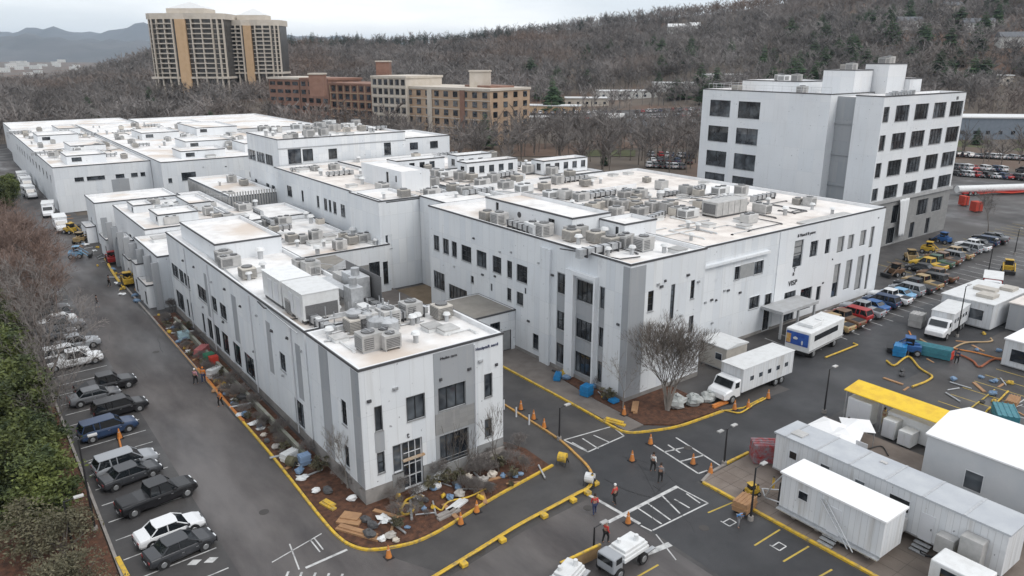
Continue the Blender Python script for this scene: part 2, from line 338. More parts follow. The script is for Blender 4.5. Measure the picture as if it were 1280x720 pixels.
# mulch beds
bed_front=[(18.3,104),(18.2,54),(17.95,47.4),(18.05,44.2),(18.6,42.6),(19.5,41.8),(21.0,41.2),(22.6,40.9),(25,41.2),(30,42.2),(36.3,43.1),(36.4,46.6),(34.3,52),(34.3,46.97),(21.27,46.97),(21.27,104)]
m=MB(); m.prism(bed_front,0,.07); struct('mulch_bed',m,MULCH)
m=MB(); m.prism([(47.95,43.5),(50.3,41.6),(56.3,41.1),(56.5,47.9),(49.9,47.9),(49.9,57.3),(48.65,55.9),(48.05,50)],0,.135); struct('corner_mulch_bed',m,MULCH)
m=MB(); m.prism([(-30,20),(4.4,44),(4.4,150),(6.6,150),(6.6,230),(-60,230)],0-.1,.09); struct('verge',m,MULCH)
m=MB(); m.prism([(-40,60),(1.9,60),(1.9,112),(-40,150)],.03,.14); struct('verge_grass',m,GRASS)
m=MB(); m.prism([(34.5,74),(49.9,74),(49.9,84.9),(54.9,84.9),(54.9,95.1),(34.5,95.1)],0,.05); struct('courtyard_paving',m,mat('court_brown',(.15,.11,.07),(.22,.165,.11),scale=.4))
# kerbs
m=MB(); m.strip([(18.35,127),(18.3,104),(18.2,81),(18.2,68)],.22,0,.14); struct('kerb',m,KERB)
def arc(pts,n=6):
    out=[]
    for i in range(len(pts)-1):
        p0=Vector(pts[max(i-1,0)]);p1=Vector(pts[i]);p2=Vector(pts[i+1]);p3=Vector(pts[min(i+2,len(pts)-1)])
        for k in range(n):
            t=k/n; q=.5*((2*p1)+(-p0+p2)*t+(2*p0-5*p1+4*p2-p3)*t*t+(-p0+3*p1-3*p2+p3)*t**3); out.append((q.x,q.y))
    out.append(tuple(pts[-1])); return out
m=MB(); m.strip(arc([(18.2,68),(18.15,60),(18.0,54),(17.8,47.4),(17.9,44.1),(18.5,42.4),(19.4,41.6),(21,40.95),(22.6,40.7),(25,41.0),(30,42.0),(36.5,42.95)]),.2,0,.15); struct('yellow_kerb',m,YEL)
m=MB(); m.strip([(18.28,100),(18.2,92),(18.15,80),(18.12,68.1)],.1,.14,.17); struct('orange_kerb_line',m,mat('faded_orange',(.55,.27,.06),(.3,.18,.1),scale=2))
m=MB(); m.strip(arc([(45.65,90),(45.6,62),(45.55,50),(45.4,45.2),(45.7,43.3),(47.6,42.2),(50.3,41.3),(53.5,41.0),(56.3,40.85)]),.22,0,.16); struct('yellow_kerb',m,YEL)
m=MB(); m.strip(arc([(40.1,58),(40.0,51),(39.8,46),(39.2,42.9),(38.7,41),(37.9,39.4)]),.2,0,.15); struct('orange_kerb',m,mat('amber_paint',(.58,.30,.05),(.3,.2,.1),scale=2.4))
m=MB(); m.strip([(44.5,-30),(44.5,33.6)],.26,0,.16); m.strip([(48.4,34.35),(51.5,34.35)],.24,0,.16); struct('yellow_kerb',m,YEL)
m=MB(); m.strip([(44.5,33.7),(46.2,34.2),(48.2,34.3)],.24,0,.15); m.strip([(4.5,-30),(4.6,50),(4.6,150)],.2,0,.13); m.strip([(51.8,34.3),(58,33.8),(63.1,34.1)],.24,0,.15); struct('kerb',m,KERB)
m=MB(); m.strip([(4.9,47.6),(4.7,51.4)],.3,.13,.2); struct('yellow_kerb',m,YEL)
m=MB(); m.strip([(56.3,40.85),(58.5,40.1),(62,40.3)],.14,0,.1); struct('yellow_kerb',m,YEL)
# painted markings
mk=MB(); my=MB()
def line(mb,p,q,w=.12,z=.009):
    p=Vector(p);q=Vector(q); d=(q-p).normalized(); n=Vector((-d.y,d.x))*w/2
    mb.face([(p.x-n.x,p.y-n.y,z),(q.x-n.x,q.y-n.y,z),(q.x+n.x,q.y+n.y,z),(p.x+n.x,p.y+n.y,z)])
for k in range(30): line(mk,(5.0,45.6+k*2.72),(10.5,45.9+k*2.72),.11)
def GL(mb,a,b,w=.12,z=.009): line(mb,G(*a),G(*b),w,z)
# hatched crossings at the junction
for a,b in (((705,550),(765,533)),((765,533),(780,545)),((780,545),(735,565)),((735,565),(705,550)),((715,553),(733,563)),((728,548),(748,561)),((742,544),(762,553))): GL(mk,a,b,.14)
for a,b in (((815,555),(873,592)),((845,547),(900,582)),((830,565),(862,558)),((850,577),(880,569)),((873,592),(884,588)),((835,556),(850,566))): GL(mk,a,b,.16)
for a,b in (((845,608),(885,629)),((816,663),(885,629)),((797,635),(827,655)),((808,628),(838,650)),((828,620),(850,642)),((843,624),(862,635)),((858,617),(875,629)),((801,657),(815,664))): GL(mk,a,b,.13)
GL(mk,(760,653),(847,608),.32,.013); GL(mk,(733,617),(800,655),.28,.0135); GL(mk,(800,695),(838,680),.5,.0095); GL(mk,(820,668),(845,700),.1,.0092)
for a,b in (((382,710),(434,687)),((340,703),(402,667)),((362,680),(374,712)),((388,675),(400,690)),((393,673),(404,687))): GL(mk,a,b,.22 if a==(382,710) else .1)
# curved worn markings at the bottom left, stall diamonds
for cx,cy in ((243,703),(264,700),(118,577)): 
    x,y=G(cx,cy); mk.face([(x-.5,y,.01),(x,y-.35,.01),(x+.5,y,.01),(x,y+.35,.01)])
for k in range(5): line(mk,(12.2+k*.7,41.2-k*.6),(13.6+k*.7,43.1-k*.6),.16)
# stalls along the main building's south side and the right-hand lot
for k in range(30): line(mk,(76+k*2.75,44.2),(76.6+k*2.75,50.5),.11)
for k in range(22): line(mk,(104+k*2.75,31),(104.5+k*2.75,36.5),.11)
for k in range(14): line(my,(70+k*2.7,24.5),(70+k*2.7,29.4),.12); line(mk,(70+k*2.7,22),(70+k*2.7,24.2),.1)
line(mk,(68,24.35),(108,24.35),.12)
for k in range(20): line(my,(120+k*2.8,54),(121+k*2.8,60),.12)
for a,b in (((916,628),(885,641)),((975,662),(943,682)),((1011,683),(979,702)),((733,690),(700,708)),((823,706),(795,722)),((1040,712),(1015,726))): GL(my,a,b,.14)
# wheelchair-like marks
for cx,cy in ((974,683),(912,653)):
    x,y=G(cx,cy); mk.strip([(x-.4,y-.3),(x+.4,y-.3)],.09,.005,.011); mk.strip([(x-.4,y+.3),(x+.4,y+.3)],.09,.005,.0112); mk.strip([(x-.4,y-.3),(x-.4,y+.5)],.09,.005,.0114); mk.strip([(x+.4,y-.3),(x+.4,y+.3)],.09,.005,.0116)
struct('road_marking',mk,WLINE); struct('yellow_marking',my,YEL2)
m=MB()
for i in range(46):   # drain covers and tar patches
    pass
for cx,cy in ((195,440),(600,690),(860,560),(735,635),(880,660),(330,640)):
    x,y=G(cx,cy); m.prism([(x+.38*math.cos(t),y+.38*math.sin(t)) for t in np.linspace(0,2*math.pi,13)[:-1]],.004,.016)
struct('manhole_cover',m,mat('iron',(.05,.045,.042),rough=.6))
m=MB()
rr=random.Random(3)
for i in range(26):
    x=rr.uniform(11.5,17.3); y=rr.uniform(46,150) if i<18 else rr.uniform(20,40); a=rr.choice([0,math.pi/2])+rr.uniform(-.25,.25); ln=rr.uniform(3,10); pts=[(x,y)]
    for k in range(6): a+=rr.uniform(-.25,.25); x+=math.cos(a)*ln/6; y+=math.sin(a)*ln/6; pts.append((x,y))
    if all(11<p[0]<17.8 for p in pts): m.strip(pts,.06,.004,.010)
for i in range(26):
    x=rr.uniform(37,43.5); y=rr.uniform(5,42) ; a=rr.uniform(0,6); pts=[(x,y)]
    for k in range(6): a+=rr.uniform(-.4,.4); x+=math.cos(a)*1.1; y+=math.sin(a)*1.1; pts.append((x,y))
    if all(36.6<p[0]<44 and p[1]<42 for p in pts): m.strip(pts,.05,.004,.0105)
struct('tar_crack_seal',m,mat('tar',(.022,.022,.023),rough=.5))

# ------------------------------------------------------------------ buildings
def face_cells(mb,ax,c,a0,a1,z0,z1,ops,mi=0,flip=False):
    A=sorted({a0,a1,*[min(max(v,a0),a1) for o in ops for v in o[:2]]}); Zs=sorted({z0,z1,*[min(max(v,z0),z1) for o in ops for v in o[2:4]]})
    for i in range(len(A)-1):
        for j in range(len(Zs)-1):
            ca=(A[i]+A[i+1])/2; cz=(Zs[j]+Zs[j+1])/2
            if any(o[0]<ca<o[1] and o[2]<cz<o[3] for o in ops): continue
            q=[(A[i],Zs[j]),(A[i+1],Zs[j]),(A[i+1],Zs[j+1]),(A[i],Zs[j+1])]
            mb.face([(c,a,z) if ax=='X' else (a,c,z) for a,z in (q[::-1] if flip else q)],mi)
def reveal(mb,ax,c,o,dep,sgn=1,mi=0):
    a0,a1,z0,z1=o[:4]; c2=c+dep*sgn
    P=lambda cc,a,z:(cc,a,z) if ax=='X' else (a,cc,z)
    for (p,q) in (((a0,z0),(a1,z0)),((a1,z0),(a1,z1)),((a1,z1),(a0,z1)),((a0,z1),(a0,z0))):
        mb.face([P(c,*p),P(c,*q),P(c2,*q),P(c2,*p)],mi)
def window(root,off,ax,c,o,sgn=1,dep=.16):
    a0,a1,z0,z1=o[:4]; nc,nr=o[4] if len(o)>4 else (2,1); st=o[5] if len(o)>5 else 'g'
    fm=MB(); t=.07; d0=c+(dep-.09)*sgn; d1=c+(dep+.01)*sgn; lo,hi=min(d0,d1),max(d0,d1)
    def bx(x0,x1,y0,y1):
        if ax=='X': fm.box(lo,hi,x0,x1,y0,y1)
        else: fm.box(x0,x1,lo,hi,y0,y1)
    bx(a0,a1,z0,z0+t); bx(a0,a1,z1-t,z1); bx(a0,a0+t,z0+t,z1-t); bx(a1-t,a1,z0+t,z1-t)
    for k in range(1,nc): x=a0+(a1-a0)*k/nc; bx(x-.03,x+.03,z0+t,z1-t)
    for k in range(1,nr):
        y=z0+(z1-z0)*k/nr
        for j in range(nc): xa=a0+(a1-a0)*j/nc+(t if j==0 else .03); xb=a0+(a1-a0)*(j+1)/nc-(t if j==nc-1 else .03); bx(xa,xb,y-.025,y+.025)
    f=fm.build('door' if st=='d' else 'window',FRAMEW if st in('w','p') else FRAMED,root,off)
    if a1-a0>.5 and z1-z0>.6 and z0>.5:
        q_=MB(); e0,e1=sorted((c+dep*sgn,c-.07*sgn))
        if ax=='X': q_.box(e0,e1,a0-.05,a1+.05,z0-.09,z0-.003)
        else: q_.box(a0-.05,a1+.05,e0,e1,z0-.09,z0-.003)
        q_.build('sill',GALV,f,off)
    pm=MB(); cc=c+(dep-.03)*sgn
    rows=[(z0,z1,0)]
    if st=='h': zm=z0+(z1-z0)*.42; rows=[(z0,zm,0),(zm,z1,1)]
    for za,zb,mi in rows:
        q=[(a0+.01,za),(a1-.01,za),(a1-.01,zb),(a0+.01,zb)]; pm.face([(cc,a,z) if ax=='X' else (a,cc,z) for a,z in q],mi)
    pm.build('pane',[BLIND if st in('b','p') else GLASS,BLIND],f,(0,0,0) if not any(off) else off)
    return f
def block(root,x0,x1,y0,y1,z1,z0=0,W=(),S=(),E=(),wall=None,roof=None,cap=True,plinth=None,para=.35,capw=.28,dep=.16,name='wall'):
    off=tuple(root.location); wall=wall or WALL; roof=roof or ROOF
    mb=MB(); zb=z0
    if plinth: zb=z0
    face_cells(mb,'X',x0,y0,y1,zb,z1,W); face_cells(mb,'Y',y0,x0,x1,zb,z1,S); face_cells(mb,'X',x1,y0,y1,zb,z1,E); face_cells(mb,'Y',y1,x0,x1,zb,z1,())
    for o in W: reveal(mb,'X',x0,o,dep)
    for o in S: reveal(mb,'Y',y0,o,dep)
    for o in E: reveal(mb,'X',x1,o,dep,-1)
    wo=mb.build(name,wall,root,off)
    t=capw
    rm=MB(); rm.face([(x0+t,y0+t,z1-para),(x1-t,y0+t,z1-para),(x1-t,y1-t,z1-para),(x0+t,y1-t,z1-para)],0)
    for p,q in (((x0+t,y0+t),(x1-t,y0+t)),((x1-t,y0+t),(x1-t,y1-t)),((x1-t,y1-t),(x0+t,y1-t)),((x0+t,y1-t),(x0+t,y0+t))): rm.face([(*p,z1-para),(*q,z1-para),(*q,z1),(*p,z1)],1)
    ro=rm.build('roof',[roof,WPARA],root,off)
    if cap:
        e=.035; cm=MB()
        for a in ((x0-e,x1+e,y0-e,y0+t+.01),(x0-e,x1+e,y1-t-.01,y1+e),(x0-e,x0+t+.01,y0+t+.01,y1-t-.01),(x1-t-.01,x1+e,y0+t+.01,y1-t-.01)): cm.box(*a,z1+.002,z1+.07,0)
        # outer half dark metal, inner half white
        co=cm.build('parapet_cap',WPARA,ro,off)
        ed=MB(); h=.09
        for a in ((x0-.06,x1+.06,y0-.06,y0-.036),(x0-.06,x1+.06,y1+.036,y1+.06),(x0-.06,x0-.036,y0-.036,y1+.036),(x1+.036,x1+.06,y0-.036,y1+.036)): ed.box(*a,z1-h,z1+.085)
        for a in ((x0-.036,x1+.036,y0-.036,y0+.05),(x0-.036,x1+.036,y1-.05,y1+.036),(x0-.036,x0+.05,y0+.05,y1-.05),(x1-.05,x1+.036,y0+.05,y1-.05)): ed.box(*a,z1+.071,z1+.1)
        ed.build('edge_trim',CAP,ro,off)
    if plinth:
        pm=MB(); h=plinth; g=.04
        for ax,c,a0,a1,ops in (('X',x0-g,y0-g,y1,W),('Y',y0-g,x0-g,x1,S)): 
            face_cells(pm,ax,c,a0,a1,z0,z0+h,ops)
        pm.face([(x0-g,y0-g,z0+h),(x1,y0-g,z0+h),(x1,y0,z0+h),(x0-g,y0,z0+h)]); pm.face([(x0-g,y0,z0+h),(x0,y0,z0+h),(x0,y1,z0+h),(x0-g,y1,z0+h)])
        pm.build('plinth',PLINTH,root,off)
    for o in W: window(root,off,'X',x0,o,1,dep)
    for o in S: window(root,off,'Y',y0,o,1,dep)
    for o in E: window(root,off,'X',x1,o,-1,dep)
    return wo
def clad(root,ax,c,a0,a1,z0,z1,ops=(),m=None,pr=.03,name='cladding_panel'):
    """cladding proud of the wall by pr, with openings"""
    off=tuple(root.location); mb=MB(); cc=c-pr; face_cells(mb,ax,cc,a0,a1,z0,z1,ops)
    P=lambda q,a,z:(q,a,z) if ax=='X' else (a,q,z)
    for p,q in (((a0,z0),(a1,z0)),((a1,z0),(a1,z1)),((a1,z1),(a0,z1)),((a0,z1),(a0,z0))): mb.face([P(cc,*p),P(cc,*q),P(c,*q),P(c,*p)])
    for o in ops: reveal(mb,ax,cc,o,pr+.002)
    return mb.build(name,m or GREYP,root,off)
def wall_bits(root,ax,c,pts,seed=0):
    """small vents and lamps screwed on the wall"""
    off=tuple(root.location)
    for i,(a,z) in enumerate(pts):
        m=MB(); s=.12+.05*((i*7+seed)%3)
        if ax=='X': m.box(c-.12,c,a-s,a+s,z-.1,z+.12); m.box(c-.2,c-.12,a-s*.6,a+s*.6,z-.06,z+.06)
        else: m.box(a-s,a+s,c-.12,c,z-.1,z+.12); m.box(a-s*.6,a+s*.6,c-.2,c-.12,z-.06,z+.06)
        m.build('wall_lamp' if i%2 else 'vent',CAP if i%3 else GALV,root,off)
def text_sign(root,body,ax,c,a,z,size,m=None,name='sign_lettering',ext=.03):
    off=root.location
    cu=bpy.data.curves.new(name,'FONT'); cu.body=body; cu.size=size; cu.extrude=ext; cu.align_x='LEFT'; cu.space_character=1.05
    t=bpy.data.objects.new(name,cu); me=bpy.data.meshes.new_from_object(t); bpy.data.objects.remove(t)
    me.materials.clear(); me.materials.append(m or CAP)
    o=bpy.data.objects.new(name,me); C.objects.link(o); o.parent=root
    if ax=='Y': o.location=(a-off[0],c-off[1]-ext-.005,z-off[2]); o.rotation_euler=(R(90),0,0)
    else: o.location=(c-off[0]-ext-.005,a-off[1],z-off[2]); o.rotation_euler=(R(90),0,R(-90))
    return o
def pipe_down(root,ax,c,a,z0,z1,r=.06,m=None):
    off=tuple(root.location); b=MB()
    p=(lambda z:(c-.09,a,z)) if ax=='X' else (lambda z:(a,c-.09,z)); b.tube(p(z0),p(z1),r,r,8); b.build('downpipe',m or FRAMEW,root,off)

# ---- front building
FB=thing('clinic_building','long white two storey foreground building with grey panels and glass entrance','building',(21.3,47,0))
xs=lambda ranges,Y,z:[(XW(a,Y,z),XW(b,Y,z)) for a,b in ranges]
def yw(ranges,X,z): return [tuple(sorted((YW(a,X,z),YW(b,X,z)))) for a,b in ranges]
Sops=[(22.4,23.0,5.95,8.0,(1,1)),(25.1,26.7,5.95,8.0,(2,1)),(27.95,30.5,5.95,8.0,(3,1)),(32.4,33.15,5.9,8.0,(1,1)),
      (22.4,23.0,2.35,4.15,(1,2)),(23.75,24.55,1.9,4.3,(1,1),'w'),(24.6,26.3,0.15,4.3,(3,4),'w'),(27.95,30.7,1.1,3.8,(4,1)),(32.4,33.05,2.2,3.9,(1,2))]
Wops=[(49.6,50.5,5.6,7.7,(2,3)),(49.7,50.5,1.9,3.8,(1,2))]
block(FB,21.3,34.3,47,56.8,11.2,W=Wops,S=Sops,plinth=1.35)
clad(FB,'Y',47,27.6,31.35,1.4,11.0,[o[:4] for o in Sops],GREYP,.035)
clad(FB,'X',21.3,47.03,48.3,1.4,11.0,(),GREYP,.035); clad(FB,'X',21.3,52.5,54.2,1.4,11.0,(),GREYP,.03)
clad(FB,'Y',47,22.3,23.1,4.2,5.9,(),GREYP,.03)
clad(FB,'Y',47,27.6,31.35,3.95,5.8,(),GREY2,.06,'spandrel_panel')
clad(FB,'Y',47,23.6,24.58,.05,1.88,(),GREY2,.07,'spandrel_panel')
clad(FB,'Y',47,26.35,34.25,.02,1.7,[o[:4] for o in Sops],GREY2,.08,'stone_base')
m=MB(); m.box(24.5,26.45,46.75,46.99,2.72,2.86); m.build('entrance_canopy',mat('timber',(.40,.24,.12),(.45,.38,.3),scale=3),FB,(21.3,47,0))
text_sign(FB,'t',"Y",46.99,25.0,4.6,.7)
text_sign(FB,'Mednt care',"Y",46.96,28.2,10.35,.32); text_sign(FB,'HosiptaR nerd','Y',46.99,31.55,10.3,.36,mat('sign_blue',(.05,.06,.12)))
# rear long block
up=yw([(215,223),(224,229.5),(230,237),(247,258),(265,271),(275,283),(350,357)],21.6,6.2)
lo=yw([(221,230),(234,236.5),(238,240.5),(253,256),(260,265.5),(269,275),(278,286),(292,301),(306,318),(369,380)],21.6,2.5)
Wr=[(a,b,5.3,7.05,(2,2)) for a,b in up]+[(a,b,1.0,3.5,(1 if b-a<1.3 else 2,1)) for a,b in lo]
block(FB,21.6,30.8,57.9,104.6,10.9,W=Wr,plinth=.8,name='wall')
block(FB,22.3,30.5,56.8,57.9,10.6,cap=False,name='link_wall')
block(FB,22.8,30.5,86.5,101.5,12.6,z0=10.5,capw=.2,wall=WALL2,name='raised_roof_box')
for a0,a1 in ((59.2,60.3),(66.5,67.6),(76.5,78),(87,88)): clad(FB,'X',21.6,a0,a1,4,9.2,(),GREYP,.02)
wall_bits(FB,'X',21.6,[(58.8,8.9),(62,9.1),(66,8.6),(70,9),(75,8.6),(80,9.2),(85,8.8),(92,9),(97,8.7),(64,4.8),(72,4.6),(82,4.9),(90,4.5)])
wall_bits(FB,'Y',47,[(24.2,9.0),(28.2,8.7),(30.9,8.9),(32.0,9.3),(33.6,8.6),(22.0,8.6)],2)
for y in (61,71.8,86,95.8): pipe_down(FB,'X',21.6,y,.2,10.6)
pipe_down(FB,'Y',47,31.45,.2,10.9,.05)
m=MB()
for i in range(3): m.box(30.7+i*.05,34.2,46.1+i*.25,46.35+i*.25,.05,.35+i*.3) 
m.build('entrance_step',KERB,FB,(21.3,47,0))
# low retaining wall along the long facade
m=MB(); m.strip([(20.3,100),(20.2,80),(20.2,56.5)],.3,.0,.75); tag(m.build('retaining_wall',mat('wall_conc',(.28,.27,.24),(.20,.21,.16),scale=1)),'low concrete retaining wall along the foot of the long white facade','wall')

# ---- main building
MBd=thing('main_hospital_building','large white three storey block with wide roofs and grey corner strip','building',(50,48,0))
r3=yw([(542.5,549),(554,561),(565,571),(577,589),(596,608),(616,626.5),(634,640),(646,659)],50,9.4)
r2=yw([(634,639),(646,654)],50,6.8); r1=yw([(666,673)],50,2)
cA=yw([(697,709.5)],50,9.9)[0]; cB=yw([(721,744.5)],50,9.9)[0]; cC=yw([(750,755.5)],50,9.9)[0]
Wm=[(a,b,8.5,10.5,(2 if b-a>1 else 1,3)) for a,b in r3]
Wm+=[(a,b,5.7,7.2,(1,2)) for a,b in r2]+[(a,b,1.2,3.0,(2,3)) for a,b in r1]
for cc,nc in ((cA,2),(cB,4),(cC,1)): Wm+=[(cc[0],cc[1],8.9,11.1,(nc,1 if nc==4 else 2)),(cc[0],cc[1],4.8,6.9,(nc,1 if nc==4 else 2)),(cc[0],cc[1],.9,3.2,(nc,1))]
Wm+=[(74.6,75.2,6.0,6.9,(1,1)),(76.2,80.4,2.6,4.6,(5,1)),(81.5,84.2,3.2,5.6,(4,1)),(72.5,74.0,1.2,3.4,(2,1)),(64.0,64.25,7.3,8.0,(1,1)),(70.6,70.9,6.0,6.9,(1,1))]
Sm=[(52.6,53.4,9.0,11.1,(1,3)),(55.9,56.5,7.5,11.2,(1,6)),(58.9,59.5,9.1,11.1,(1,3)),(52.6,53.3,5.9,7.3,(1,1),'b'),(59.0,59.7,5.3,7.2,(1,1))]
block(MBd,50,61,48,85,14.2,W=Wm,S=Sm,plinth=.5,wall=WALL)
clad(MBd,'Y',48,50.02,52.1,.5,13.9,(),GREYP,.04)
clad(MBd,'X',50,48.02,48.9,.5,13.9,(),GREYP,.04)
for cc in (cA,cB,cC): clad(MBd,'X',50,cc[0]-.05,cc[1]+.05,.5,11.2,[o[:4] for o in Wm],GREYP,.02)
# white piers and hood framing the tall bays
m=MB(); m.box(49.55,50.0,cB[1]+.1,cA[0]-.1,0,12.0); m.box(49.5,50.0,cB[0]-.35,cB[0]-.12,0,12.0); m.box(49.5,50.0,cB[0]-.12,cB[1]+.1,11.6,12.0); m.build('pier',WALL2,MBd,(50,48,0))
m=MB(); m.box(49.7,50,59.6,61.2,0,13.4); m.build('pier',WALL,MBd,(50,48,0))
wall_bits(MBd,'X',50,[(56.5,7.9),(56.3,4.1),(59.4,10.6),(61.8,11.4),(60.8,9.2),(60.6,5.4),(66.8,11.6),(70,8),(72.6,7.6),(79,7.2),(74.4,11.8),(63.5,4.2),(69,11.2),(49.3,7.9)])
wall_bits(MBd,'Y',48,[(53.9,11.6),(54.4,11.3),(54.9,11.8),(57.6,7.6),(58.3,11.8),(55,7),(60,10.8),(57.2,4.6),(54.2,4.4)],1)
block(MBd,55,64,85,96,13.4,W=[(86.2,88.2,2.6,5.6,(3,1)),(89.5,91.2,2.4,5.4,(2,1))],S=(),wall=WALL)
# wing with courtyard block, long low facade
w2=yw([(359,365),(377,379.5),(396,399),(405,409),(411,414),(416.5,420.5),(426,431.5)],49.6,9.4); w1=yw([(385,399),(401.5,412)],49.6,5.6)
W2=[(a,b,8.4,10.4,(2,2)) for a,b in w2]+[(a,b,4.9,6.3,(5,1)) for a,b in w1]+[(97.6,98.6,3.9,5.8,(1,1))]
block(MBd,49.6,62,96.2,141,13.0,W=W2,S=(),wall=WALL,roof=ROOF2)
block(MBd,48.4,55.2,96.15,105.8,13.25,S=[(49.2,50.2,6.2,8.2,(2,1))],wall=WALL)
block(MBd,56.5,61.6,104,118,15.8,z0=12.6,W=[(108.3,109.1,13.6,15.3,(1,1)),(105.6,106.1,14.0,15.0,(1,1))],wall=WALL2,capw=.15,cap=False,name='penthouse')
# main low-slope hall
z2=12.75
S2=[(a,b,7.95,9.6,(2,2)) for a,b in [(71.4,72.4),(75.1,76.9)]]
S2+=[(74.8,76.8,3.6,5.2,(2,1)),(77.9,79.3,.15,5.0,(2,3)),(82.0,84.5,.4,4.4,(3,1)),(85.6,88.2,1.2,4.2,(2,1)),(89.3,90.3,1.9,3.9,(1,1)),
     (83.0,85.0,7.5,11.0,(1,4),'h'),(86.6,88.3,8.3,10.4,(2,3)),(90.1,91.2,8.2,10.2,(2,2)),
     (93.0,94.6,7.9,10.1,(1,1),'b'),(95.6,97.0,8.0,10.0,(1,1),'b'),(98.6,100.1,8.0,10.2,(1,1),'b'),(101.2,102.2,7.4,10.4,(1,1),'b'),
     (93.0,94.5,1.6,6.3,(1,1),'h'),(95.9,97.5,2.2,6.4,(1,1),'b'),(98.8,100.5,1.6,6.5,(1,1),'b'),(101.6,102.3,1.2,6.4,(1,1),'b')]
block(MBd,61.05,104.6,52,100,z2,S=S2,wall=WALL,roof=ROOF2,plinth=.4,name='wall')
clad(MBd,'Y',52,61.1,64.5,.4,10.8,(),GREYP,.012)
m=MB(); m.box(64.0,77.6,51.55,52,10.4,10.7); m.box(63.7,64.0,51.5,52,.3,10.7); m.build('hood_frame',WALL2,MBd,(50,48,0))
clad(MBd,'Y',52,72.4,75.1,7.95,9.6,(),BLIND,.05,'shutter_panel')
clad(MBd,'Y',52,79.8,104.55,.4,12.6,[o[:4] for o in S2],WALL2,.1,'entrance_front')
m=MB(); m.box(77.2,84.8,48.8,51.85,3.3,3.65); m.box(77.4,77.65,48.95,49.2,.1,3.3); m.box(84.3,84.55,48.95,49.2,.1,3.3); m.box(80.8,81.05,48.95,49.2,.1,3.3); m.build('entrance_canopy',mat('canopy_grey',(.42,.43,.44),(.36,.36,.36),scale=1),MBd,(50,48,0))
text_sign(MBd,'8 Mauctl 8 yerre','Y',51.88,83.4,11.45,.55); text_sign(MBd,'VISP','Y',51.88,82.5,5.2,.98); text_sign(MBd,'a','Y',51.88,83.2,6.5,.9)
m=MB(); m.tube((83.55,51.85,7.0),(83.55,51.85,7.6),.05); m.box(83.2,83.9,51.8,51.9,7.45,7.5); m.build('emblem',CAP,MBd,(50,48,0))
m=MB(); m.box(86.5,97.5,52.4,54.2,12.45,12.62); m.build('roof_walkway',UNITG,MBd,(50,48,0))
wall_bits(MBd,'Y',52,[(66.5,6.2),(67.6,6.3),(68.4,6.1),(69.8,7.0),(70.5,6.9),(65.2,8.2),(68,3.4),(90.6,4.2),(92.2,7.2),(102.8,11.5),(72.8,6.2)],1)
block(MBd,64,96,100.1,118,13.0,wall=WALL,roof=ROOF2,cap=True); block(MBd,62.1,84,118.1,140,13.2,wall=WALL,roof=ROOF2)
# interior roof walls and penthouses
block(MBd,53.6,59.4,60.5,77,16.1,z0=13.8,W=[(74.2,74.8,14.1,15.8,(1,1)),(63.5,64.6,14.2,15.5,(2,2))],wall=WALL2,capw=.15,name='penthouse')
block(MBd,57.6,62.6,56.5,60.4,15.6,z0=13.8,W=[(57.4,57.9,14.1,15.2,(1,1))],wall=WALL2,capw=.15,name='penthouse')
m=MB()
for x0,x1,y0,y1,h in ((66,66.25,70,99,1.0),(74,90,86,86.25,.7),(66.25,80,99,99.2,.9),(80,80.2,103,117,1.1)): m.box(x0,x1,y0,y1,12.4,12.4+h)
m.build('roof_upstand',WPARA,MBd,(50,48,0))
# row of small roof rooms with windows along the back edge
for i,(x0,x1,y0,y1) in enumerate(((64,74,119.5,123),(76,83.8,118.3,121.5),(85,95.5,104,107.5),(72,83,109,112))):
    n=int((x1-x0)/2.1); block(MBd,x0,x1,y0,y1,15.2+.2*(i%2),z0=12.8,S=[(x0+.5+k*2.1,x0+1.6+k*2.1,13.5,14.7,(1,1)) for k in range(n)],W=[(y0+.8,y0+2,13.5,14.7,(1,1))],wall=WALL2,capw=.12,name='roof_room')
m=MB(); m.tube((54.0,70.0,15.0),(53.55,70.0,15.0),.35,.35,16); m.build('round_vent',CAP,MBd,(50,48,0))

# ---- small link building between the two, with taupe roof
LK=thing('link_building','low single storey link with flat taupe roof between the two white buildings','building',(34.4,66,0))
block(LK,34.35,49.95,66,73.6,4.9,S=[(44.9,45.9,.1,2.6,(1,1)),(46.4,47.8,.1,3.9,(2,2)),(48.1,49.4,.1,2.6,(1,1),'b')],roof=ROOFT,para=.02,capw=.1)
EB=thing('courtyard_building','low white one storey building with ribbon windows facing the brown courtyard','building',(31,95.3,0))
block(EB,36.0,49.3,95.25,107,7.1,S=[(38.0,39.2,2.2,4.4,(2,1)),(41.2,44.0,2.2,4.6,(5,1)),(45.9,47.6,2.2,4.8,(3,1)),(48.1,48.9,1.2,4.6,(1,1))],wall=WALL)
clad(EB,'Y',95.25,44.05,45.85,2.2,4.6,(),GREY2,.05,'spandrel_panel')
block(EB,30.9,35.9,88,104,6.6,roof=ROOFT,wall=GREYP)
block(EB,31.0,48.2,107.1,121,6.8,roof=ROOF); block(EB,33,48.2,121.2,133,7.6,roof=ROOF,wall=WALL2)
m=MB(); m.face([(35.9,88.0,6.8),(40.8,92,6.8),(40.8,95.2,6.8),(35.9,95.2,6.8)]); m.build('lean_to_roof',ROOFT,EB,(31,95.3,0))
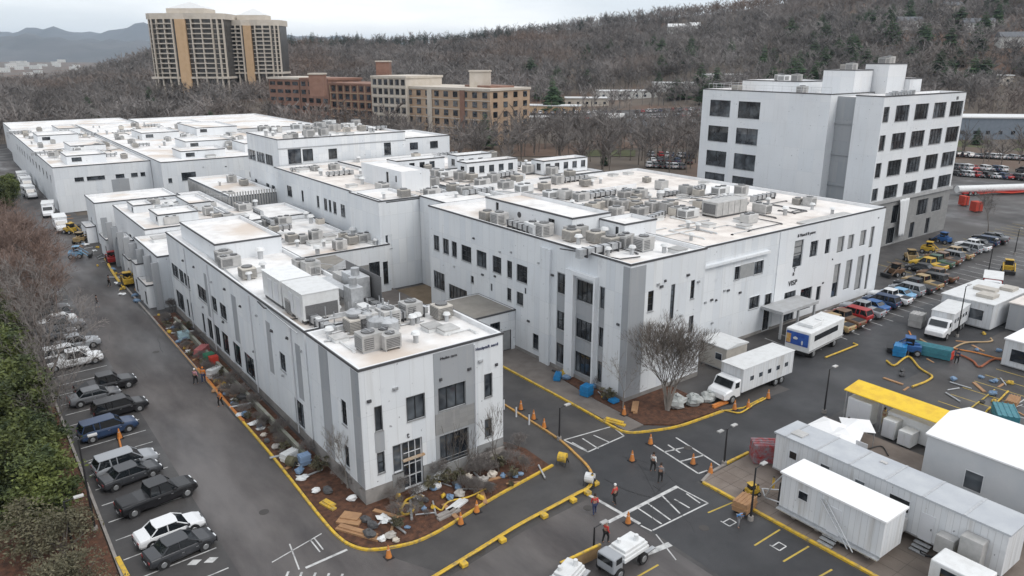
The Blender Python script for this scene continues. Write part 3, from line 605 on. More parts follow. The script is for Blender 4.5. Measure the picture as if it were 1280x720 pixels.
# ---- low wings north of the front building
NW=thing('low_service_wing','cluster of low white flat roofed service wings behind the long facade','building',(21,106,0))
block(NW,20.6,38,107,121.5,7.2,W=[(110,111.2,.2,3.0,(1,1)),(114,115.5,4.0,5.6,(2,1))],wall=WALL)
block(NW,22.2,36,121.6,146,8.1,W=[(124,125.5,3.6,5.2,(2,1)),(128,129,.2,3,(1,1)),(133,134.5,3.6,5.2,(2,1)),(139,141,.2,3.4,(2,1))],wall=WALL2)
block(NW,20.3,34.5,153,163.5,7.6,W=[(155,156.5,.2,3.2,(2,1)),(159,160,2,4,(1,1))],S=[(22,23.4,.2,3.0,(1,1)),(26,28,.2,3.2,(2,1))],wall=WALL)
block(NW,36.1,40.5,135,160,6.8,wall=WALL2)
block(NW,24,33,146.1,152.9,5.2,wall=WALL)
for (a0,a1,b0,b1,h,nm) in ((18.9,20.5,108,113,3.2,'porch_box'),(19.2,20.5,115.2,118,4.6,'porch_box'),(19.6,22.1,122.5,127,3.6,'porch_box'),(20.2,22.1,130.5,137,4.8,'porch_box'),(19.4,22.0,140,145.8,3.4,'porch_box'),(18.6,20.2,155,161,3.0,'porch_box'),(24,28,109,113,8.4,'roof_room'),(30,35,113,119,8.8,'roof_room'),(25,31,125,131,9.4,'roof_room'),(32,35.5,134,143,9.1,'roof_room'),(24,27,138,143,9.0,'roof_room')):
    block(NW,a0,a1,b0,b1,h,z0=0 if h<6 else 7,wall=WALL2 if h<6 else WALL,capw=.12,name=nm,W=[(b0+.6,b0+1.7,.2 if h<6 else h-1.1,2.2 if h<6 else h-.3,(1,1))])
for k in range(9):
    m=MB(); m.box(19.6,20.55,106.5+k*4.6,106.75+k*4.6,0,6.6); m.build('fin_pier',GREYP,NW,(21,106,0))
# pavilion with louvred screens
PV=thing('louvred_plant_building','square white roofed pavilion with tall grey louvre screens among the low roofs','building',(41,141,0))
block(PV,41,50.4,141.2,170,8.2,S=[(46.4,50,.2,5.2,(1,1))],wall=GREYP,capw=.5)
m=MB()
for k in range(26): m.box(40.6,40.72,141+k*1.1,141.5+k*1.1,2.5,8.0)
for k in range(18): m.box(40.6+k*.5,40.85+k*.5,140.7,140.82,3.2,9.1)
m.build('louvre_screen',UNITG,PV,(41,141,0))
# ---- north block
NB=thing('north_hospital_block','tall plain white block with ribbon windows rising behind the low roofs at centre left','building',(50.8,141.2,0))
nW=yw([(310,319.5),(321,331),(332,341)],50.8,13.8)+[]; nW2=yw([(319,322),(333,337),(340,344),(346,349.5)],50.8,8)
block(NB,50.8,78,141.3,159,18.0,W=[(a,b,12.7,14.7,(3,1)) for a,b in nW]+[(a,b,7,8.8,(1,1)) for a,b in nW2],S=[(52.6,55.2,13.3,16.1,(2,1)),(55.5,57.6,13.6,15.9,(2,1)),(60.8,62.6,13.6,15.6,(2,1)),(73,74.6,13.5,16.0,(2,2))],wall=WALL)
block(NB,78.05,90,143,159,16.4,wall=WALL2,S=[(80,82,13.9,15.4,(2,1)),(85,87,13.9,15.4,(2,1))])
m=MB()
m.box(50.7,78.1,141.2,141.28,16.2,16.35); m.build('string_course',GREYP,NB,(50.8,141.2,0))
# ---- left hall
LH=thing('warehouse_like_wing','very long low white hall with flat white roof at the far left beside the road','building',(18.3,190,0))
block(LH,18.4,38,190,300,10.0,S=[(22.2,24.0,6.6,7.5,(2,1)),(24.6,28.2,6.6,7.5,(3,1)),(30.4,32.2,6.6,7.5,(2,1)),(33.6,35.0,6.6,7.5,(2,1)),(35.6,36.6,6.6,7.5,(1,1))],W=[(196+k*7,198+k*7,6,7.6,(2,1)) for k in range(12)],wall=WALL)
block(LH,38.1,76,180,300,10.6,S=[(42.1,45.2,6.2,8.0,(3,2)),(39.2,40.0,6,7,(1,1))],wall=WALL)
block(LH,20,60,300.3,345,9.2,wall=WALL2,W=[(305+k*7,307+k*7,5,6.6,(2,1)) for k in range(5)]); block(LH,60.2,110,262,330,9.6,wall=WALL2)
clad(LH,'Y',190,29.4,33.0,.2,6.4,(),GREYP,.05); clad(LH,'X',18.4,190.05,196,.2,9.8,(),WALL2,.05)
wall_bits(LH,'Y',180,[(47,8.9),(52,8.6),(58,8.2),(63,8.8)])

for (a0,a1,b0,b1,h) in ((22,30,196,206,11.6),(26,34,220,232,11.4),(22,32,250,262,11.8),(44,54,186,194,12),(50,62,205,216,12.2),(60,72,190,200,12.4),(46,56,236,250,12.2),(62,74,240,262,12.5),(30,36,275,290,11.5)):
    block(LH,a0,a1,b0,b1,h,z0=9,wall=WALL2,capw=.15,name='roof_room',S=[(a0+1,a0+3,h-1.3,h-.4,(2,1))])
# ---- right tower
TB=thing('six_storey_tower','tall white six storey tower with grey stone base at the right edge of the campus','building',(127,66,0))
tz=[(22.3,25.0),(17.5,20.3),(12.9,15.6),(8.9,11.2)]
tc_=[(a,b) for a,b in xs([(1119.8,1136),(1144,1160),(1167.4,1182),(1188,1203)],66,24)]
tn=xs([(1104.5,1111)],66,24)[0]
St=[(a,b,z0,z1,(4,2)) for z0,z1 in tz for a,b in tc_]+[(tn[0],tn[1],z0+.1,z1-.1,(1,2)) for z0,z1 in tz]
St+=[(tc_[0][0]-.2,tc_[0][0]+1.0,4.2,6.9,(1,1)),(tc_[0][1]-.6,tc_[1][0]-.4,4.0,7.3,(3,1)),(tc_[2][0]-.5,tc_[2][1]-1,4.3,7.3,(3,1)),(tc_[3][0]-1,tc_[3][1]-2,4.3,7.0,(3,1)),
     (tc_[0][0]-.6,tc_[0][0]+.6,.2,3.2,(1,1)),(tc_[1][0]-3.6,tc_[1][0]-.8,.2,3.2,(4,1)),(tc_[2][0]-2.2,tc_[2][0]-.4,.2,3.2,(1,1)),(tc_[3][0]-2.5,tc_[3][0]-.8,.2,3.3,(1,1))]
wz=[(21.4,24.6),(16.4,19.5),(11.4,14.5),(7.6,10.0)]
wc=yw([(886,911),(921,948)],127,20)
Wt=[(a,b,z0,z1,(2,1),'') for z0,z1 in wz for a,b in wc]
Wt=[(a,b,z0,z1,(2,1)) for z0,z1 in wz for a,b in wc]
block(TB,127,157,66,71.0,26.6,S=St,wall=WALL2,para=.6,name='wall')
block(TB,129.2,156.9,71.0,75.6,26.2,wall=GREYP,cap=False,name='recess_wall')
block(TB,127.0,156.9,75.6,104,26.6,W=Wt,wall=WALL2,para=.6,name='wall')
clad(TB,'Y',66,126.96,157.04,.02,8.2,[o[:4] for o in St],GREY2,.08,'stone_base')
m=MB(); m.box(126.7,157.3,65.6,65.92,8.2,8.75); m.build('string_course',mat('band',(.34,.34,.34),(.4,.4,.4),scale=1),TB,(127,66,0))
for z in (5,10.5,16,21.5):
    m=MB(); m.box(128.95,129.2,71.05,75.55,z,z+.12); m.build('floor_band',GREYP,TB,(127,66,0))
m=MB()
for z in np.arange(3,26.3,.45): m.box(129.0,129.16,71.5,72.0,z,z+.04)
m.box(129.0,129.1,71.45,71.5,2.5,26.4); m.box(129.0,129.1,72.0,72.05,2.5,26.4); m.build('fire_ladder',GALV,TB,(127,66,0))
block(TB,135,141,76.2,82.5,30.6,z0=26,wall=WALL2,para=.2,capw=.12,name='penthouse')
block(TB,141.5,148,73.5,78.0,31.7,z0=26,wall=WALL2,para=.2,capw=.12,name='penthouse')
block(TB,148.1,152.5,72.5,77,29.0,z0=26,wall=WALL2,para=.2,capw=.12,name='penthouse')
block(TB,133,144,86,99,28.4,z0=26,wall=WALL2,para=.2,capw=.12,name='plant_room')
m=MB()
for k in range(14): m.tube((127.6,76+k*2,26.6),(127.6,76+k*2,27.7),.03)
m.tube((127.6,76,27.7),(127.6,102,27.7),.03); m.tube((127.6,76,27.2),(127.6,102,27.2),.02)
for k in range(12): m.tube((128+k*2.4,103.4,26.6),(128+k*2.4,103.4,27.7),.03)
m.tube((128,103.4,27.7),(154,103.4,27.7),.03); m.build('roof_railing',GALV,TB,(127,66,0))
text_sign(TB,'IEI','Y',66,153.2,25.3,.8)
m=MB()
for k in range(9): m.box(129.6+k*1.0,130.2+k*1.0,66.5,67.3,26.3,27.0+.2*(k%3))
m.build('roof_pipework',GALV,TB,(127,66,0))
# torn white sheet hanging on the tower front
m=MB(); X0=tc_[0][1]+.4; cols=14; rows=12
for j in range(rows+1):
    for i in range(cols+1):
        u=i/cols; v=j/rows; m.v.append((X0+u*3.2*(1-.35*v)+v*1.0,65.35-.28*math.sin(u*14+v*3)*.6-.15*v,8.4-7.0*v))
for j in range(rows):
    for i in range(cols): a=j*(cols+1)+i; m.f.append((a,a+1,a+cols+2,a+cols+1)); m.m.append(0)
sh=m.build('hanging_sheet',mat('sheet',(.68,.69,.70),rough=.7),smooth=True); sh.modifiers.new('t','SOLIDIFY').thickness=.03
tag(sh,'pale sheet hanging over the grey base of the tower','sheet')
for nm in ('FBplants',): pass

# ------------------------------------------------------------------ far buildings
def far_building(name,label,cat,p0,p1,depth,z0,h,wallm,storeys,bays,roofm=None,win=(.55,.6),trim=None,bandm=None,side=True,group=None,bands=None):
    """slab along p0->p1 (front), depth behind; each window its own part"""
    p0=Vector(p0);p1=Vector(p1); d=p1-p0; ln=d.length; ang=math.atan2(d.y,d.x)
    t=thing(name,label,cat,(p0.x,p0.y,z0),ang,group)
    m=MB(); m.box(0,ln,0,depth,-6,h); m.build('wall',wallm,t)
    r=MB(); r.box(-.4,ln+.4,-.4,depth+.4,h+.002,h+.9); ro=r.build('roof',roofm or STONE,t)
    fh=h/storeys; bw=ln/bays; wm=MB(); wm.box(-.5*win[0]*bw,.5*win[0]*bw,-.14,-.02,0,win[1]*fh); first=None
    tr=MB()
    for j in range(storeys):
        for i in range(bays):
            if first is None: first=wm.build('window',GLASS,t); o=first
            else: o=first.copy(); C.objects.link(o); o.parent=t
            o.location=((i+.5)*bw,0,j*fh+.25*fh)
        if trim: tr.box(-.2,ln+.2,-.35,-.002,j*fh-.15,j*fh+.25)
    if trim:
        for i in range(bays+1): tr.box(i*bw-.18,i*bw+.18,-.3,-.003,.3,h-.01)
        tr.build('facade_grid',trim,t)
    if bands:
        for j in range(1,storeys+1):
            q=MB(); q.box(-.1,ln+.1,-.22,-.002,j*fh-.22,j*fh+.05); q.build('cream_band',bands,t)
        for k,u in enumerate((.0,.23,.5,.77)):
            q=MB(); q.box(ln*u-.05,ln*u+bw*.5,-.35,-.23,0,h); q.build('brick_pilaster',BRICK if k%2 else bands,t)
    nb=max(1,int(depth/bw)); wm2=MB(); wm2.box(ln+.02,ln+.14,-.5*win[0]*bw,.5*win[0]*bw,0,win[1]*fh); f2=None
    if side:
        for j in range(storeys):
            for i in range(nb):
                if f2 is None: f2=wm2.build('window',GLASS,t); o=f2
                else: o=f2.copy(); C.objects.link(o); o.parent=t
                o.location=(0,(i+.5)*depth/nb,j*fh+.25*fh)
    return t
def gz(p): return ground_z(p[0],p[1])
# tan and red brick complex
a=polar(464,335); b=polar(612,292); far_building('brick_apartment_block','six storey tan brick building, right half of the brick complex behind','building',a,b,24,gz(b)-1,21.5,BRICKT,6,13,STONE,(.46,.60),None,bands=STONE)
t=far_building('brick_apartment_block','pale gridded end bay of the brick complex with white frames','building',polar(463,331),polar(506,319),22,gz(polar(500,320))-.5,22.6,STONE,6,6,STONE,(.6,.62),STONE,side=False)
a=polar(410,352); b=polar(463,338); far_building('brick_apartment_block','darker red brick wing with tall windows joined left of the pale gridded bay','building',a,b,22,gz(b),17.5,BRICK,5,6,BRICK,(.5,.65),BRICKT,side=False)
a=polar(372,366); b=polar(408,354); far_building('brick_apartment_block','red brick wing with dark balconies near the middle of the brick complex','building',a,b,20,gz(b),18.5,BRICK,5,4,BRICK,(.6,.55),None)
a=polar(333,376); b=polar(371,366); far_building('brick_apartment_block','leftmost low red brick wing of the complex with a pale flat roof','building',a,b,20,gz(b),18,BRICK,5,4,STONE,(.7,.45),None)
a=polar(613,300); b=polar(641,306); far_building('brick_apartment_block','right end wing of the tan brick complex partly behind a pine tree','building',a,b,18,gz(a),21.0,BRICKT,6,4,BRICK,(.4,.5),None)
for px,w_,d_,hh,lab in ((479,6,400,25,'small red brick roof turret on the brick complex'),(395,6,372,23,'small red brick stair head on the red wing'),(600,8,345,26.5,'cream lift housing on the roof of the tan brick block')):
    p=polar(px,d_-35); t=thing('roof_turret',lab,'turret',(p[0],p[1],gz(p)),R(-40)); m=MB(); m.box(-w_/2,w_/2,-3,3,(14 if px<500 else 20),hh); m.build('wall',BRICK if px<500 else STONE,t); m=MB(); m.box(-w_/2-.3,w_/2+.3,-3.3,3.3,hh+.001,hh+.6); m.build('roof',STONE,t)
# twin apartment towers on the hill
def hill_tower(label,px0,px1,dist,rowtop,rowbot,bays):
    a=polar(px0,dist); b=polar(px1,dist); A=Vector(a);B=Vector(b); ln=(B-A).length; ang=math.atan2((B-A).y,(B-A).x)
    bb=(rowbot-360)/FP; zb=CH-dist*(sP+bb*cP)/(cP-bb*sP); bt=(rowtop-360)/FP; zt=CH-dist*(sP+bt*cP)/(cP-bt*sP); h=zt-zb; dp=ln*.5
    t=thing('apartment_tower',label,'tower block',(a[0],a[1],zb),ang)
    poly=[(0,2.5),(3,0),(ln*.36,-1.5),(ln*.5,-.5),(ln*.64,-1.5),(ln-3,0),(ln,2.5),(ln,dp),(0,dp)]
    m=MB(); m.prism(poly,-14,h); m.build('wall',DARKB,t)
    r=MB(); c=Vector((ln/2,dp/2)); big=[((p[0]-c.x)*1.04+c.x,(p[1]-c.y)*1.08+c.y) for p in poly]; r.prism(big,h+.002,h+3.2); r.prism([(ln*.25,2.5),(ln*.75,2.5),(ln*.75,dp-2),(ln*.25,dp-2)],h+3.25,h+6.0); rr_=r.build('roof',STONE,t)
    m=MB(); m.v+=[(ln*.25,2.5,h+6.01),(ln*.75,2.5,h+6.01),(ln*.75,dp-2,h+6.01),(ln*.25,dp-2,h+6.01),(ln*.5,dp/2,h+10)]; m.f+=[(0,1,4),(1,2,4),(2,3,4),(3,0,4)]; m.m+=[0]*4; m.build('peaked_roof',UNITW,rr_)
    st=12; fh=h/st
    xs_=[0,ln*.06,ln*.13,ln*.22,ln*.30,ln*.36]
    def yf(x): return float(np.interp(x,[p[0] for p in poly[:7]],[p[1] for p in poly[:7]]))
    for (u0,u1) in ((.14,.35),(.60,.86)):     # stacked balconies
        for j in range(st):
            q=MB(); x0=ln*u0;x1=ln*u1; y=min(yf(x0),yf(x1))
            q.box(x0,x1,y-1.5,y-.05,j*fh,j*fh+.28); q.box(x0,x1,y-1.55,y-1.45,j*fh+.28,j*fh+.62); q.build('balcony',STONE,t)
    for u in (.02,.07,.14,.245,.35,.47,.60,.73,.86,.93,.985):
        q=MB(); x=ln*u; y=yf(x); q.box(x-.26,x+.26,y-1.75,y+.3,-12,h); q.build('pilaster',STONE if u not in(.47,) else TANP,t)
    q=MB(); q.box(ln*.385,ln*.52,yf(ln*.42)-1.3,yf(ln*.42)+.5,-12,h); q.build('tan_stair_shaft',TANP,t)
    for (u0,u1) in ((.03,.13),(.53,.59),(.87,.98)):
        for j in range(st):
            q=MB(); x0=ln*u0;x1=ln*u1; y=yf((x0+x1)/2); q.box(x0,x1,y-.6,y-.02,j*fh,j*fh+.35); q.build('floor_band',STONE,t)
    q=MB(); q.box(-.5,ln+.5,-2.0,dp,-.2,1.0); q.build('podium',STONE,t)
DARKB=mat('shaded_glazing',(.045,.043,.042),(.085,.08,.075),scale=.4,rough=.3)  # dark glass tone of the tower walls behind balconies and bands
hill_tower('left of the twin tan apartment towers on the hill, wider and taller with stacked balconies',189,283,455,24,98,10)
hill_tower('right of the twin tan apartment towers on the hill, narrower and slightly lower',282,351,470,32,92,8)

def house(name,label,p,rz,w_,d_,h,wallm,roofm,pitch=.0,group=None,cat='house'):
    z=gz(p); t=thing(name,label,cat,(p[0],p[1],z),rz,group)
    m=MB(); m.box(-w_/2,w_/2,-d_/2,d_/2,-2,h); m.build('wall',wallm,t)
    m=MB()
    if pitch: 
        e=.5; m.v+=[(-w_/2-e,-d_/2-e,h),(w_/2+e,-d_/2-e,h),(w_/2+e,d_/2+e,h),(-w_/2-e,d_/2+e,h),(-w_/2-e,0,h+pitch),(w_/2+e,0,h+pitch)]; m.f+=[(0,1,5,4),(3,4,5,2),(0,4,3),(1,2,5),(0,3,2,1)]; m.m+=[0]*5
    else: m.box(-w_/2-.4,w_/2+.4,-d_/2-.4,d_/2+.4,h+.002,h+.5)
    m.build('roof',roofm,t)
    n=max(1,int(w_/4.5))
    for i in range(min(n,8)):
        m=MB(); x=-w_/2+(i+.5)*w_/n; m.box(x-.7,x+.7,-d_/2-.08,-d_/2+.02,1,2.3); m.build('window',GLASS,t)
    return t
SLATE=mat('slate',(.10,.11,.125),(.15,.155,.165),scale=1); BLUEW=mat('blue_grey_siding',(.16,.19,.23),(.2,.23,.27),scale=1); WHW=mat('white_siding',(.6,.6,.58),(.5,.5,.48),scale=1)
hs=[(1262,300,46,16,7,BLUEW,UNITW,0,'long blue-grey building with white roof edge at the far right'),(1188,330,14,9,4,TANP,SLATE,2,'tan house behind the tower at right'),
 (785,455,34,12,4,WHW,UNITW,0,'white flat roofed house on the lower hillside, behind bare trees near image centre right'),(850,470,30,12,4,WHW,UNITW,0,'wide white flat roofed house left of the tower on the hillside'),
 (905,480,22,10,4,WHW,UNITW,0,'small white flat roofed house nearest the tower on the hillside'),(735,430,24,10,4,STONE,UNITW,0,'pale house lowest on the hillside behind the parking'),
 (690,400,30,9,3.5,TANP,UNITW,0,'long low beige roofed house left of the white hillside houses'),(845,740,18,9,5,WHW,UNITW,3,'tiny white house high on the hill below the ridge'),(866,735,9,7,5,WHW,UNITW,3,'tiny white shed beside the house high on the hill'),
 (1130,560,16,9,5,WHW,SLATE,3,'white gabled house among trees above the tower'),(1215,520,18,9,5,WHW,SLATE,3,'white gabled house near the top right corner'),(1262,470,16,10,5,WHW,SLATE,3,'pale gabled house at the far right hillside'),
 (1240,400,20,9,4,STONE,UNITW,0,'low cream house on the right slope'),(1180,600,14,9,5,STONE,SLATE,3,'cream gabled house highest at the upper right'),
 (800,330,12,8,3,BLUEW,SLATE,2,'small blue-grey shelter beside the brown slope'),(765,345,12,8,4,SLATE,UNITG,2,'grey shed among parked cars behind the hospital'),(660,350,18,10,4,UNITG,UNITG,0,'grey garage building behind the pine right of the brick complex')]
for i,(px,d,w_,dd,h,wm_,rm_,pt,lab) in enumerate(hs): house('hillside_house' if d>380 else 'outbuilding',lab,polar(px,d),R(-37+random.uniform(-14,14)),w_,dd,h,wm_,rm_,pt)
# distant town
town=[]
rt=random.Random(5)
TOWN=Proto(house('distant_town_house','tiny pale building of the distant town in the valley at far left',polar(30,2300),R(-30),26,16,9,WHW,UNITW,0,'distant town buildings'))
for i in range(44):
    px=rt.choice([rt.uniform(-20,45),rt.uniform(15,95)]); d=rt.uniform(1900,4300); p=polar(px,d); TOWN.place((p[0],p[1],gz(p)+1),R(rt.uniform(-60,10)),scale=rt.uniform(.5,1.2),group='distant town buildings')

# ------------------------------------------------------------------ rooftop plant
def ac_box(w_=2.2,d_=1.5,h=1.3,m_=None,lab='x'):
    t=thing('rooftop_air_unit',lab,'air unit')
    m=MB(); m.box(-w_/2,w_/2,-d_/2,d_/2,.18,h); m.build('casing',m_ or UNITG,t,bevel=.03)
    m=MB(); m.box(-w_/2+.05,w_/2-.05,-d_/2+.1,-d_/2+.2,0,.18); m.box(-w_/2+.05,w_/2-.05,d_/2-.2,d_/2-.1,0,.18); m.box(-.05,.05,-d_/2+.15,d_/2-.15,.04,.14); m.build('base_rail',GALV,t)
    m=MB()
    for k in range(6): m.box(-w_/2+.15,w_/2*.15,-d_/2-.03,-d_/2+.0,.32+k*(h-.5)/6,.32+k*(h-.5)/6+.07)
    for k in range(6): m.box(-w_/2-.03,-w_/2,-d_/2+.15,d_/2-.15,.32+k*(h-.5)/6,.32+k*(h-.5)/6+.07)
    m.build('louvre',GRILLE,t)
    n=2 if w_>1.9 else 1
    for k in range(n):
        x=-w_/2+(k+.5)*w_/n; m=MB(); r=min(w_/n,d_)*.36; m.tube((x,0,h),(x,0,h+.12),r,r,14); f=m.build('fan_cowl',CAP if k else GRILLE,t)
        m=MB(); m.box(x-r,x+r,-.03,.03,h+.12,h+.15); m.box(x-.03,x+.03,-r,r,h+.151,h+.17); m.build('fan_guard',GALV,f)
    return t
def ac_long(): 
    t=thing('rooftop_air_unit','x','air unit'); m=MB(); m.box(-3.2,3.2,-1.3,1.3,.25,2.1); m.build('casing',UNITG,t,bevel=.04)
    m=MB(); 
    for x in (-2.1,-.9,.4,1.6): m.box(x,x+.03,-1.33,-1.30,.3,2.05)
    m.box(-3.24,-3.2,-1,1,.5,1.8); m.build('door_seam',GRILLE,t)
    m=MB(); m.box(-3.1,3.1,-1.2,-1,0,.25); m.box(-3.1,3.1,1,1.2,0,.25); m.box(-.05,.05,-1.1,1.1,.05,.2); m.build('base_rail',CAP,t)
    m=MB(); m.face([(3.2,-1,1.7),(4.1,-1,1.3),(4.1,1,1.3),(3.2,1,1.7)]); m.face([(3.2,-1,.7),(3.2,-1,1.7),(4.1,-1,1.3)]); m.face([(3.2,1,.7),(4.1,1,1.3),(3.2,1,1.7)]); m.build('intake_hood',GALV,t)
    return t
def ac_cond():
    t=thing('rooftop_condenser','x','condenser'); m=MB(); m.box(-.75,.75,-.75,.75,.15,1.25); m.build('casing',UNITB,t,bevel=.04)
    m=MB(); m.tube((0,0,1.25),(0,0,1.4),.55,.55,16); f=m.build('fan_cowl',GRILLE,t)
    m=MB()
    for k in range(7): m.box(-.77,.77,-.775,-.75,.25+k*.13,.31+k*.13); m.box(-.775,-.75,-.7,.7,.25+k*.13,.31+k*.13)
    m.build('louvre',GRILLE,t); return t
def vent_cap():
    t=thing('roof_vent','x','roof vent'); m=MB(); m.tube((0,0,0),(0,0,.7),.22,.22,12); m.build('stack',GALV,t); m=MB(); m.tube((0,0,.72),(0,0,.95),.42,.3,12); m.build('cowl',UNITW,t); return t
def skylt():
    t=thing('roof_hatch','x','roof hatch'); m=MB(); m.box(-.7,.7,-.7,.7,0,.35); m.build('kerb_frame',UNITW,t); m=MB(); m.box(-.75,.75,-.75,.75,.352,.45); m.build('lid',UNITG,t); return t
def ductrun(ln=5):
    t=thing('roof_duct','x','duct'); m=MB(); m.box(-ln/2,ln/2,-.35,.35,.3,.9); m.box(-ln/2-.5,-ln/2+.01,-.35,.35,.0,.9); m.build('duct_body',GALV,t)
    m=MB()
    for k in range(5): x=-ln/2+.4+k*(ln-.8)/4; m.box(x-.04,x+.04,-.45,.45,0,.95)
    m.build('duct_bracket',CAP,t); return t
PU=dict(b=Proto(ac_box()),g=Proto(ac_box(1.7,1.5,1.5,UNITG)),w=Proto(ac_box(2.6,1.6,1.25,UNITW)),l=Proto(ac_long()),c=Proto(ac_cond()),v=Proto(vent_cap()),h=Proto(skylt()),d=Proto(ductrun()))
KN=dict(b='grey twin fan air unit',g='squat grey air unit',w='white twin fan air unit',l='long grey air handler with intake hood',c='beige louvred condenser',v='small capped roof vent',h='low square roof hatch',d='galvanised duct run')
def units(lst,z,where,grp,bx=None):
    by={}
    for it in lst: by.setdefault(it[0],[]).append(it)
    for k,L_ in by.items():
        L_=sorted(L_,key=lambda i:i[1])
        for i,it in enumerate(L_):
            x,y=G(it[1],it[2],z)
            if bx: x=min(max(x,bx[0]),bx[1]); y=min(max(y,bx[2]),bx[3])
            rz=it[3] if len(it)>3 else 0
            lab=KN[k]+' on '+where+(', %s from the left'%ordn(i) if len(L_)>1 else '')
            PU[k].place((x,y,z),R(rz),lab,grp+', '+KN[k])
units([('l',905,268,0),('b',952,266,90),('b',849,270,0),('g',815,265,0),('g',831,266,90),('c',792,258,0),('b',799,270,0),('g',770,272,10),('b',726,251,0),('w',690,248,0),('g',706,249,90),('c',747,262,0),('b',762,258,0),('g',778,263,0),('c',838,262,0),('w',860,272,0),
  ('d',740,246,0),('d',820,275,20),('h',870,255),('v',880,262),('v',905,250),('h',925,247),('v',960,255),('h',1000,255),('v',1015,262),('v',860,285),('h',885,283),('v',872,288),('d',955,250,0),('c',680,238),('g',697,230,0),('v',740,232),('v',715,258),('d',870,240,10),('w',900,243,0),('g',800,248,0),('b',782,249,0),('v',1040,268),('h',930,285)],12.4,'the main hospital roof','plant on the main hospital roof')
units([('c',714,301),('c',744,303),('b',779,308,20),('g',804,313,0),('w',669,292,80),('g',680,295,0),('c',763,310),('v',830,316),('v',790,318),('h',850,316),('d',650,288,85),('v',615,279),('v',590,276),('g',622,281,0),('c',604,277)],13.85,'the corner block roof','plant on the corner block roof',(51.6,59.6,49.6,84))
units([('c',524,232),('g',541,233,0),('b',540,246,0),('g',546,222,0),('b',581,243,0),('c',566,240),('w',556,222,0),('g',575,225,0),('c',590,226),('b',603,233,0),('g',617,228,0),('b',632,236,0),('c',646,228),('w',655,240,0),('d',600,243,0),('d',630,222,10),('v',570,248),('v',610,250),('g',520,220,0),('c',533,214),('w',628,214,0),('g',660,216,0),('v',592,212),('g',690,219,0),('c',712,222)],12.9,'the northern roofs','plant on the northern roofs')
units([('b',484,433,90),('g',461,437,0),('c',425,402),('g',440,400,0),('v',520,428),('h',540,412),('v',522,404),('v',516,406),('c',552,397),('b',455,398,0),('d',500,400,0),('v',405,424),('h',560,415)],10.85,'the front clinic roof','plant on the front clinic roof',(22.8,33,48.3,55.6))
units([('g',236,300,0),('c',262,322),('b',285,334,0),('v',300,345),('v',300,352),('c',310,348),('d',390,412,90),('h',355,405),('v',250,306),('g',330,400,0),('v',375,415),('v',230,290)],10.55,'the long clinic roof','plant on the long clinic roof',(23.4,29.6,58.8,85.5))
units([('b',67,196,0),('v',85,193),('v',115,200),('w',100,190,0),('g',122,187,0),('c',133,184),('b',150,176,0),('g',165,181,0),('c',177,175),('b',190,170,0),('v',200,186),('g',210,178,0),('w',232,172,0),('c',255,185),('g',262,178,0),('b',270,165,0),('v',40,180),('g',60,172,0),('w',80,168,0),('d',110,170,0),('d',160,166,0),('c',212,165),('b',235,163,0),('v',285,180)],9.9,'the long left hall roof','plant on the left hall roof')
units([('b',345,166,0),('w',372,162,0),('g',385,165,0),('b',400,160,0),('g',420,164,0),('w',435,161,0),('c',452,164),('b',330,165,0),('d',470,163,0),('v',360,170),('g',445,158,0),('w',412,157,0)],17.65,'the tall north block roof','plant on the tall north block roof')
units([('b',975,100,0),('w',990,102,0),('g',1003,104,0),('l',1020,105,0),('g',960,104,0),('v',950,106),('d',1030,112,0)],26.0,'the six storey tower roof','plant on the tower roof',(129,155.5,77.5,102))
units([('b',262,262,0),('d',250,270,0),('g',285,278,0),('w',230,280,0),('c',300,262),('v',275,285),('d',345,290,0),('g',312,292,0),('c',365,303),('v',372,308),('b',285,248,0),('w',215,262,0),('d',190,255,0),('v',165,262),('c',330,300),('g',395,300,0),('v',405,308),('d',300,285,20),('b',355,280,0)],7.0,'the low service wing roofs','plant on the low service roofs')
units([('c',505,247),('v',480,248),('h',450,222),('v',430,215),('v',400,217)],12.95,'the pale wing roof','plant on the pale wing roof')
units([('b',455,302,0),('c',440,305),('g',425,312,0),('v',490,300),('v',470,306)],6.75,'the courtyard building roof','plant on the courtyard roof')
units([('g',290,228,0),('c',305,232),('v',275,232),('b',320,222,0)],7.85,'the louvred pavilion roof','plant on the pavilion roof')
for px_,py_,z_,k_ in ((0,0,0,0),):
    for (x,y,z,k) in ((137.5,78.5,30.3,'g'),(139,80.5,30.3,'c'),(143.5,75.5,31.5,'b'),(146,76,31.5,'g'),(130,98,26.2,'c'),(146,88,26.2,'l'),(147,93,26.2,'b'),(148,98,26.2,'g'),(152,84,26.2,'b'),(131,84,26.2,'g'),(137,92,28.2,'w'),(140,95,28.2,'b'),(135,88,28.2,'g')):
        PU[k].place((x,y,z),0,'%s on the upper roofs of the six storey tower'%KN[k],'small plant high on the tower, '+KN[k])
rs=random.Random(8)
